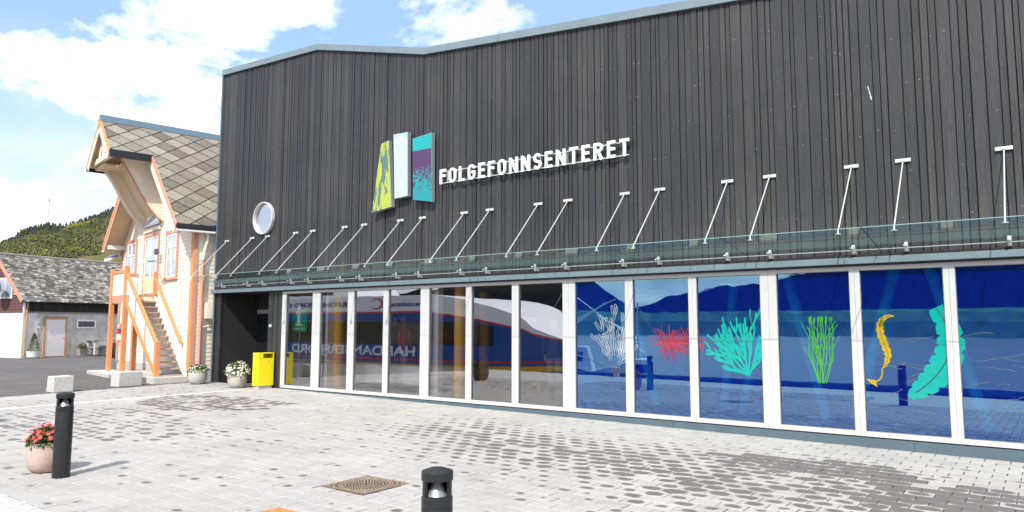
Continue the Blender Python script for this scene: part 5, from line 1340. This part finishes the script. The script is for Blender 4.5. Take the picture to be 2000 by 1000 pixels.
# ------------------------------------------------------------------ old barn on the left
random.seed(51)
BT = R(9.1); BZ = .17
BR = thing('stone_barn', 'old barn with slate roof, dark boarded upper wall and grey plastered ground floor', 'barn', (-39.5, 2.6, BZ), BT)
def bb(nm, mt, m, p=None, bevel=0.0, fix=True): return m.build(nm, mt, p or BR, local=True, bevel=bevel, fix=fix)
GW, BE, BRZ = 4.7, 2.92, 5.05; BL = 12.0
m = MB(); m.box(-GW+.05, -.02, .02, BL, -.4, 2.13); bb('lower_wall', 'plaster', m)
m = MB(); m.box(-GW, -.021, -.03, .02, -.3, 2.13); m.box(-.021, .012, -.03, .55, -.3, 2.12); bb('white_plaster', 'plaster_white', m)
pts = [(.55, -.3), (.55, 2.12)]; m = MB()
zz_ = -.3
while zz_ < 2.1: w = .66+U(-.09, .12); m.box(-.021, .009, .551, w, zz_, zz_+.12); zz_ += .121
bb('plaster_patch', 'plaster_white', m)
m = MB(); m.box(-.06, .03, -.02, BL, 2.13, 2.19); bb('wall_plate', 'grey_wood', m)
up = bb('upper_wall', 'backing', MB().box(-GW+.06, -.05, .03, BL, 2.19, BE))
y = .05
while y < 6.2: w = U(.14, .22); m = MB(); m.box(-.048, -.02+U(0, .012), y+.006, y+w-.006, 2.20, BE+.05); bb('plank', 'barn_dark', m, up); y += w
m = MB(); m.prism([(-GW, 2.13), (0, 2.13), (0, BE), (-GW/2, BRZ-.12), (-GW, BE)], lambda a, b, t: (a, -.02+t, b), .25); bb('gable_wall', 'barn_red', m)
m = MB(); z = 2.15
while z < BRZ-.2:
    hw = min(GW/2, (BRZ-.15-z)/((BRZ-BE)/(GW/2))); m.add([(-GW/2-hw, -.055, z), (-GW/2+hw, -.055, z), (-GW/2+hw, -.03, z+.14), (-GW/2-hw, -.03, z+.14), (-GW/2-hw, -.02, z), (-GW/2+hw, -.02, z)], [(0, 1, 2, 3), (0, 4, 5, 1)]); z += .14
bb('gable_siding', 'barn_red', m, None, 0, False)
bsl = (BRZ-BE)/(GW/2); bal = math.atan(bsl); bca, bsa = math.cos(bal), math.sin(bal); BSM = (GW/2+.22)/bca
def bp_(s_, y, h, sd=1): return (-GW/2+sd*(s_*bca+h*bsa), y, BRZ-s_*bsa+h*bca)
m = MB()
for sd in (1, -1):
    vs = [bp_(s_, y, h, sd) for h in (-.10, -.005) for y in (-.2, BL) for s_ in (0, BSM)]
    m.add(vs, [(0, 2, 3, 1), (4, 5, 7, 6), (0, 1, 5, 4), (2, 6, 7, 3), (0, 4, 6, 2), (1, 3, 7, 5)])
broof = bb('roof', 'grey_wood', m)
m, tn = MB(), []; s_ = 0.02; i = 0
while s_ < BSM:
    y = -.24+(.12 if i % 2 else 0)
    while y < 7.5:
        w = U(.19, .27); hgt = U(.20, .25); j = [U(-.015, .015) for _ in range(6)]; up_ = U(.012, .034)
        P = [(s_, y+.01), (s_, y+w-.01), (s_+hgt*.8+j[0], y+w-.012), (s_+hgt+j[1], y+w*.5+j[2]), (s_+hgt*.8+j[3], y+.012)]
        k = len(m.v); m.v += [bp_(a, b, .004+up_*(a-s_)/hgt*1.2) for a, b in P]+[bp_(a, b, -.004) for a, b in P]
        m.f += [tuple(range(k, k+5))]+[(k+q, k+5+q, k+5+(q+1) % 5, k+(q+1) % 5) for q in range(5)]; m.m += [0]*6; tv = U(0, 1); tn += [tv]*6; y += w
    s_ += .145; i += 1
o = bb('roof_slates', 'barn_slate', m, broof); tone_attr(o, tn); o['kind'] = 'stuff'
m = MB(); m.tube([(-GW/2, -.22, BRZ+.02), (-GW/2, 3, BRZ+.0), (-GW/2, BL, BRZ+.03)], .07, 6); bb('ridge_cap', 'grey_wood', m, broof)
for sd in (1, -1):
    m = MB(); vs = [bp_(s_, y, h, sd) for h in (-.16, .03) for y in (-.24, -.20) for s_ in (0, BSM)]; m.add(vs, [(0, 2, 3, 1), (4, 5, 7, 6), (0, 1, 5, 4), (2, 6, 7, 3), (0, 4, 6, 2), (1, 3, 7, 5)]); bb('barge_board', 'pink_trim', m)
m = MB(); m.box(.0, .05, -.055, .03, 2.1, BE); bb('corner_board', 'white_paint', m)
m = MB(); m.box(.13, .24, -.15, .75, BE-.20, BE-.06); bb('flashing', 'panel_side', m)
m = MB(); m.tube([(.08, .12, BE-.1), (.06, .10, 2.2), (.06, .08, .1)], .035, 8); bb('downpipe', 'raw_wood', m)
m = MB(); m.box(-.04, .035, .96, 1.06, -.05, 1.92); m.box(-.04, .035, 2.00, 2.10, -.05, 1.92); m.box(-.04, .035, 1.06, 2.00, 1.83, 1.92); bd = bb('door', 'raw_wood', m)
m = MB(); m.box(-.03, .018, 1.065, 1.995, .02, 1.825); m.build('leaf', 'door_white', bd, local=True); m = MB(); m.box(.018, .05, 1.88, 1.94, .92, .96); m.build('handle', 'steel', bd, local=True)
m = MB(); m.box(-.02, .05, .90, 2.16, 1.925, 1.96); m.build('lintel', 'grey_wood', bd, local=True)
m = MB(); m.box(-.02, .035, 2.56, 2.64, 1.38, 1.82); m.box(-.02, .035, 3.50, 3.58, 1.38, 1.82); m.box(-.02, .035, 2.64, 3.50, 1.74, 1.82); m.box(-.02, .035, 2.64, 3.50, 1.38, 1.45); bw = bb('window', 'white_paint', m)
m = MB(); m.box(-.02, .006, 2.64, 3.50, 1.45, 1.74); m.build('pane', 'dark_glass', bw, local=True); m = MB(); m.box(.006, .02, 3.05, 3.08, 1.45, 1.74); m.build('glazing_bar', 'barn_red', bw, local=True)
m = MB(); m.box(-2.25, -.95, -.085, -.056, 2.82, 3.85); gw = bb('gable_window', 'white_paint', m)
m = MB(); m.box(-2.15, -1.62, -.092, -.086, 2.92, 3.75); m.box(-1.56, -1.05, -.092, -.086, 2.92, 3.75); m.build('pane', 'house_glass', gw, local=True)
dsh = thing('satellite_dish', 'dark grey satellite dish fixed to the red barn gable', 'satellite dish', tuple(Matrix.Translation((-39.5, 2.6, BZ)) @ Matrix.Rotation(BT, 4, 'Z') @ Vector((-1.42, -.10, 3.28))), BT)
m = MB(); m.lathe([(.001, 0), (.18, .015), (.32, .06), (.42, .12), (.42, .128), (.32, .07), (.18, .026), (.001, .012)], (0, 0, 0), 24, cap=False); m.v = [(x, -.35-z, y*1.05) for x, y, z in m.v]; m.build('dish', 'dish_grey', dsh, local=True, smooth=True)
m = MB(); m.tube([(0, 0, -.1), (0, -.34, 0)], .025, 8); m.tube([(0, -.36, -.35), (0, -.85, -.1)], .012, 6); m.build('arm', 'steel', dsh, local=True)
bv = thing('vent_box', 'small white vent box on the red barn gable', 'vent', tuple(Matrix.Translation((-39.5, 2.6, BZ)) @ Matrix.Rotation(BT, 4, 'Z') @ Vector((-.55, -.06, 3.10))), BT)
m = MB(); m.box(-.1, .1, -.12, 0, -.1, .14); m.build('case', 'cream_board', bv, local=True, bevel=.01); m = MB(); m.box(-.05, .05, -.125, -.121, -.05, .08); m.build('opening', 'black', bv, local=True)
def bpt(x, y, z=0.0): return tuple(Matrix.Translation((-39.5, 2.6, BZ)) @ Matrix.Rotation(BT, 4, 'Z') @ Vector((x, y, z)))
# potted conifer, picnic table, planter, loader
leaf_mat('conifer_leaf', (.02, .06, .01), (.10, .17, .03))
p = bpt(.45, .30, -.02); pt = thing('potted_conifer', 'small cone shaped conifer in a white pot at the barn corner', 'plant', p)
m = MB(); m.lathe([(.22, 0), (.27, .05), (.30, .28), (.31, .32), (.26, .32), (.25, .28)], p, 20); m.build('pot', 'plaster_white', pt, smooth=True)
m, tn = MB(), []
for _ in range(750):
    t = U(0, 1); a = U(0, 6.28); r_ = (.25*(1-t)**.75+.01)*U(.5, 1.05); c = Vector((p[0]+r_*math.cos(a), p[1]+r_*math.sin(a), p[2]+.30+.85*t)); d = Vector((math.cos(a)*.6, math.sin(a)*.6, 1)).normalized(); q = d.to_track_quat('Z', 'Y').to_matrix()@Matrix.Rotation(U(0, 6), 3, 'Z'); s_ = .05
    m.add([c+q@Vector((-.012, 0, 0)), c+q@Vector((.012, 0, 0)), c+q@Vector((0, .004, s_*1.4))], [(0, 1, 2)]); tn.append(U(0, 1))
o = m.build('foliage', 'conifer_leaf', pt, fix=False); tone_attr(o, tn); MB().tube([(p[0], p[1], p[2]+.25), (p[0], p[1], p[2]+1.0)], .02, 6).build('stem', 'grey_wood', pt)
p = bpt(.75, 3.55, .06); tb_ = thing('picnic_table', 'weathered wooden picnic table with benches against the barn wall', 'picnic table', p, BT)
for k in range(4): m = MB(); m.box(-.38+k*.19, -.20+k*.19, -.75, .75, .70, .745); m.build('top_plank', 'grey_wood', tb_, local=True)
for sx in (-1, 1): m = MB(); m.box(sx*.68-.13, sx*.68+.13, -.75, .75, .41, .45); m.build('bench', 'grey_wood', tb_, local=True)
for sy in (-.55, .55):
    for sx in (-1, 1): m = MB(); m.box(sx*.28-.06, sx*.28+.06, sy-.1, sy+.1, 0, .70); m.build('leg', 'granite', tb_, local=True)
    m = MB(); m.box(-.78, .78, sy-.04, sy+.04, .33, .41); m.build('crossbar', 'grey_wood', tb_, local=True)
p = bpt(.35, 2.72, .02); pl = thing('wooden_planter', 'small wooden planter with wilted flowers between the barn window and the picnic table', 'planter', p, BT)
m = MB(); m.box(-.16, .16, -.2, .2, 0, .34); m.build('box', 'grey_wood', pl, local=True); m, tn = MB(), []; leaves(m, tn, (0, 0, .36), .24, .22, 120, .10, 0); o = m.build('foliage', 'bush_mixed', pl, local=True, fix=False); tone_attr(o, tn)
p = (-36.0, 5.85, .15); ld = thing('orange_loader', 'small orange loader parked behind the boathouse posts', 'loader', p, R(-20))
m = MB(); m.prism([(-1.1, .45), (1.0, .45), (1.05, .85), (.45, 1.0), (.3, 1.25), (-.4, 1.25), (-.6, .95), (-1.1, .9)], lambda a, b, t: (a, -.45+t, b), .9); m.build('body', 'machine_orange', ld, local=True, bevel=.04)
for sx in (-.65, .65):
    for sy in (-.62, .42): m = MB(); m.lathe([(.2, 0), (.36, .02), (.36, .18), (.2, .2)], (0, 0, 0), 18); m.v = [(sx+x, sy+z, .36+y) for x, y, z in m.v]; m.build('wheel', 'rubber', ld, local=True)
m = MB(); m.box(1.06, 1.075, -.22, .22, .5, .62); m.build('number_plate', 'white_paint', ld, local=True); m = MB(); m.box(1.055, 1.07, -.4, .4, .64, .84); m.build('grille', 'black', ld, local=True)

# ------------------------------------------------------------------ ship at the quay and boats (seen mirrored in the windows)
random.seed(61)
SHP = thing('passenger_ship', 'blue and white passenger ship with red and yellow stripes moored at the quay', 'ship', (-32, -18, -2.2))
TOP = [(-60, 3.34), (-24.1, 3.35), (-22.3, 3.08), (-21, 2.75), (-20, 2.28), (-19.6, 1.75), (-18.8, 1.22)]; RED = [(-60, 2.54), (-24.4, 2.47), (-22.3, 2.2), (-21, 1.95), (-20, 1.68), (-19.5, 1.35), (-18.8, 1.12)]
def hull_y(x, z):
    if x < -24.5: return 0.0
    return 3.58*min(1, (x+24.5)/5.7)**3.2
cols = [-60, -50, -42, -36, -30, -27, -24.5, -23.5, -22.8, -22.1, -21.5, -20.9, -20.4, -20, -19.6, -19.3, -19.05, -18.8]
def lv(x): r_ = interp(RED, x); t = interp(TOP, x); return [-2.3, -.30, -.27, -.02, .12, .22, .92, min(2.05, r_-.12), r_, r_+.09, t]
mats = ['hull_blue', 'hull_blue', 'fender_yellow', 'hull_blue', 'hull_red', 'hull_blue', 'dark_glass', 'hull_blue', 'hull_red', 'hull_white']
parts = {}
for side in (1, -1):
    for i in range(len(cols)-1):
        a, b = cols[i], cols[i+1]; za, zb = lv(a), lv(b)
        for j in range(10):
            mt = mats[j]
            if mt == 'dark_glass' and b > -20.8: mt = 'hull_blue'
            bul = .10 if j == 2 else 0
            pp = parts.setdefault(mt, MB()); ya = lambda x, z: -18+side*(3.62+bul-hull_y(x, z))
            pp.add([(a, ya(a, za[j]), za[j]), (b, ya(b, zb[j]), zb[j]), (b, ya(b, zb[j+1]), zb[j+1]), (a, ya(a, za[j+1]), za[j+1])], [(0, 1, 2, 3)])
dk = parts['hull_white']
for i in range(len(cols)-1):
    a, b = cols[i], cols[i+1]; ta, tb2 = lv(a)[-1], lv(b)[-1]; ha, hb_ = 3.62-hull_y(a, ta), 3.62-hull_y(b, tb2)
    dk.add([(a, -18-ha, ta), (b, -18-hb_, tb2), (b, -18+hb_, tb2), (a, -18+ha, ta)], [(0, 1, 2, 3)])
for mt, nm in (('hull_blue', 'hull'), ('hull_white', 'upper_hull'), ('fender_yellow', 'rubbing_strake'), ('hull_red', 'stripe'), ('dark_glass', 'window_band')): parts[mt].build(nm, mt, SHP, fix=False)
m = MB(); m.prism([(-58, 3.36), (-31.5, 3.36), (-32.6, 4.2), (-58, 4.2)], lambda a, b, t: (a, -20.2+t, b), 4.4); cb_ = m.build('cabin', 'hull_white', SHP, bevel=.1)
m = MB(); m.box(-57, -33.2, -15.79, -15.77, 3.6, 4.0); m.build('cabin_windows', 'dark_glass', cb_)
m = MB(); m.tube([(-34, -18, 4.2), (-34, -18, 8.5)], .07, 8); m.tube([(-34, -19.4, 7.2), (-34, -16.6, 7.2)], .04, 6); m.build('radar_mast', 'hull_white', SHP)
def ship_text(txt, x0, z, size, width, mt):
    vs, fs = text_mesh(txt, size, 0, size*.03, width=width); m = MB(); m.add([(x0-x, -14.36, z+y) for x, y, _ in vs], fs); m.build('lettering', mt, SHP, fix=False)
ship_text('HARDANGERFJORD', -25.05, .36, .66, 9.6, 'hull_white'); ship_text('RØDNE FJORD CRUISE', -30.3, 2.86, .34, 6.6, 'ship_text_blue'); ship_text('www.rodne.no', -24.1, 2.80, .34, 2.9, 'ship_text_blue')
m = MB(); NN = 26
for k in range(NN):
    an = R(20+320*k/(NN-1)); w = .13*math.sin(math.pi*k/(NN-1))+.02
    for r_ in (.42-w/2, .42+w/2): m.v.append((-27.75-r_*math.cos(an)*1.0, -14.355, 2.96+r_*math.sin(an)*.62))
for k in range(NN-1): m.f.append((2*k, 2*k+1, 2*k+3, 2*k+2)); m.m.append(0)
m.build('ring_emblem', 'hull_red', SHP, fix=False)
def boat(x, y, rz_, k, lab, mt):
    t = thing('fishing_boat', lab, 'boat', (x, y, -2.2), rz_, 'small boats at the quay')
    m = MB(); st_ = [(-3.2, 1.1, 1.2), (-2, 1.35, 1.2), (0, 1.4, 1.35), (1.6, 1.0, 1.7), (2.7, .4, 2.1), (3.2, .02, 2.3)]
    for xx, hw, tp in st_: m.v += [(xx*k, -hw*k, tp*k), (xx*k, -hw*.6*k, -.3), (xx*k, hw*.6*k, -.3), (xx*k, hw*k, tp*k)]
    for i in range(5):
        a = 4*i; m.f += [(a, a+4, a+5, a+1), (a+2, a+6, a+7, a+3), (a+1, a+5, a+6, a+2)]; m.m += [0, 0, 0]
    m.f.append((0, 1, 2, 3)); m.m.append(0); m.build('hull', mt, t, local=True, fix=False)
    m = MB(); m.prism([(-1.6*k, 1.0*k), (.6*k, 1.2*k), (.3*k, 2.6*k), (-1.5*k, 2.6*k)], lambda a, b, tt: (a, -.8*k+tt, b), 1.6*k); c = m.build('wheelhouse', 'hull_white', t, local=True, bevel=.05)
    m = MB(); m.box(-1.2*k, .1*k, .802*k, .815*k, 1.9*k, 2.35*k); m.box(-1.2*k, .1*k, -.815*k, -.802*k, 1.9*k, 2.35*k); m.build('window', 'dark_glass', c, local=True)
    m = MB(); m.tube([(-.8*k, 0, 2.6*k), (-.8*k, 0, 5.6*k)], .04*k, 7); m.tube([(-.8*k, 0, 5.4*k), (3.1*k, 0, 2.35*k)], .012*k, 5); m.tube([(-.8*k, 0, 5.4*k), (-3.1*k, 0, 1.3*k)], .012*k, 5); m.tube([(-.8*k, 0, 3.6*k), (1.6*k, .2, 4.9*k)], .03*k, 6); m.tube([(-.8*k, .1, 3.4*k), (1.2*k, .6*k, 4.7*k)], .03*k, 6); m.build('mast', 'steel', t, local=True)
    m = MB()
    for sy in (-1, 1):
        m.tube([(1.2*k, sy*.95*k, 2.25*k), (2.6*k, sy*.4*k, 2.75*k), (3.1*k, 0, 2.95*k)], .018*k, 6)
        for xx, yy, zb in ((1.2, .95, 1.6), (2.0, .72, 1.85), (2.6, .4, 2.1)): m.tube([(xx*k, sy*yy*k, zb*k), (xx*k, sy*yy*k, (zb+.62)*k)], .014*k, 5)
    m.build('railing', 'steel', t, local=True)
boat(-21.2, -23.5, R(-25), 1.15, 'white fishing boat with derricks beyond the bow of the ship', 'hull_white'); boat(-17.4, -21.5, R(150), .95, 'blue hulled small boat moored farther out past the ship', 'hull_blue')
# mooring bollard on the quay
MBL = thing('mooring_bollard', 'squat yellow mooring bollard on the quay edge, mirrored in the first blue pane', 'bollard', (-13.3, -12.9, gz(-13.3, -12.9)))
m = MB(); z = gz(-13.3, -12.9); m.lathe([(.16, 0), (.13, .06), (.10, .20), (.17, .26), (.17, .33), (.05, .36)], (-13.3, -12.9, z), 20); m.build('post', 'fender_yellow', MBL, smooth=True)

# ------------------------------------------------------------------ people inside the museum
mat('skin', (.52, .32, .23), .55); mat('jacket_red', (.55, .05, .02), .7); mat('jacket_navy', (.012, .02, .06), .6); mat('jacket_dark', (.02, .02, .024), .7); mat('jeans', (.13, .19, .27), .8); mat('jeans_light', (.32, .38, .45), .8)
mat('shoe_brown', (.32, .13, .06), .6); mat('hair_dark', (.015, .010, .008), .6); mat('hair_blond', (.45, .30, .13), .6); mat('coat_grey', (.10, .11, .12), .7)
def person(x, y, rz_, h, top, legs, shoes, hair, lab, stride=.06, arm=.1):
    t = thing('person', lab, 'person', (x, y, .2), rz_); k = h/1.75
    V, Rr, Ed = [], [], []
    def ch(pts, root=None):
        prev = root
        for (p, r_) in pts:
            V.append(tuple(c*k for c in p)); Rr.append(r_*k); i = len(V)-1
            if prev is not None: Ed.append((prev, i))
            prev = i
        return prev
    ch([((0, 0, .95), .135)]); ch([((0, 0, 1.12), .14), ((0, -.01, 1.30), .165), ((0, 0, 1.43), .12)], 0); chest = len(V)-1
    nk = ch([((0, .0, 1.51), .055), ((0, -.012, 1.58), .072), ((0, -.015, 1.66), .088), ((0, -.008, 1.735), .062)], chest)
    for sx in (-1, 1):
        el = ch([((sx*.17, 0, 1.41), .075), ((sx*.225, .02, 1.27), .058), ((sx*.25, .03, 1.12), .047), ((sx*.235, -arm, .95), .037), ((sx*.23, -arm-.03, .89), .030)], chest)
        for fx in (-.024, -.008, .008, .024): ch([((sx*.23+fx, -arm-.05, .84), .010), ((sx*.23+fx, -arm-.045, .79), .009)], el)
        ch([((sx*.205, -arm-.07, .87), .011), ((sx*.20, -arm-.08, .835), .010)], el)
        ch([((sx*.095, 0, .88), .105), ((sx*.10, -sx*stride*.5, .66), .085), ((sx*.10, -sx*stride*.8-.01, .48), .064), ((sx*.105, -sx*stride, .28), .058), ((sx*.105, -sx*stride+.01, .09), .044), ((sx*.11, -sx*stride-.03, .045), .046), ((sx*.115, -sx*stride-.15, .035), .038)], 0)
    me = bpy.data.meshes.new('body'); me.from_pydata(V, Ed, []); ob = bpy.data.objects.new('body', me); COL.objects.link(ob)
    sk = ob.modifiers.new('skin', 'SKIN'); sv = me.skin_vertices[0].data
    for i, r_ in enumerate(Rr): sv[i].radius = (r_, r_*(.78 if i in (1, 2, 3) else 1.0))
    sv[0].use_root = True; ss = ob.modifiers.new('sub', 'SUBSURF'); ss.levels = 2; ss.render_levels = 2
    dg = bpy.context.evaluated_depsgraph_get(); dg.update(); m2 = bpy.data.meshes.new_from_object(ob.evaluated_get(dg)); bpy.data.objects.remove(ob)
    for mm in ('skin', top, legs, shoes): m2.materials.append(MAT[mm])
    for p in m2.polygons:
        z = p.center.z/k; xx = abs(p.center.x)/k
        p.material_index = 3 if z < .085 else (0 if z > 1.49 or (z < .915 and xx > .19) else (1 if (z > .86 or xx > .2) else 2)); p.use_smooth = True
    o = bpy.data.objects.new('body', m2); COL.objects.link(o); o.parent = t
    m = MB(); m.lathe([(.001, .10), (.06, .088), (.095, .045), (.102, -.01), (.098, -.06), (.088, -.075)], (0, .012*k, 1.70*k), 16, cap=False); m.v = [(a*k, b*k, 1.70*k+(c-1.70*k)*k) for a, b, c in m.v]
    m.f = [f for f in m.f if not (sum(m.v[i][1] for i in f)/len(f) < -.03 and sum(m.v[i][2] for i in f)/len(f) < 1.72*k)]; m.m = [0]*len(m.f); m.build('hair', hair, t, local=True, smooth=True, fix=False)
    m = MB(); m.tube([(0, -.098*k, 1.665*k), (0, -.118*k, 1.635*k)], .011*k, 6); m.build('nose', 'skin', t, local=True)
person(-8.15, .95, R(200), 1.74, 'jacket_navy', 'jeans', 'shoe_brown', 'hair_dark', 'person in a navy jacket, jeans and brown shoes standing by the glass', .10, .12)
person(-14.05, 2.6, R(170), 1.72, 'jacket_red', 'jeans_light', 'jacket_dark', 'hair_blond', 'person in a red jacket and pale jeans seen from behind beyond the yellow column')
person(-13.55, 2.9, R(20), 1.78, 'jacket_dark', 'jacket_dark', 'jacket_dark', 'hair_dark', 'dark haired person in black clothes facing the person in red')
person(-13.0, 2.6, R(-30), 1.62, 'coat_grey', 'jacket_dark', 'jacket_dark', 'hair_blond', 'blond person in a dark grey coat beside the person in black')
person(-14.75, 2.9, R(60), 1.76, 'jacket_dark', 'jeans', 'jacket_dark', 'hair_dark', 'person in black jacket and jeans left of the yellow column')
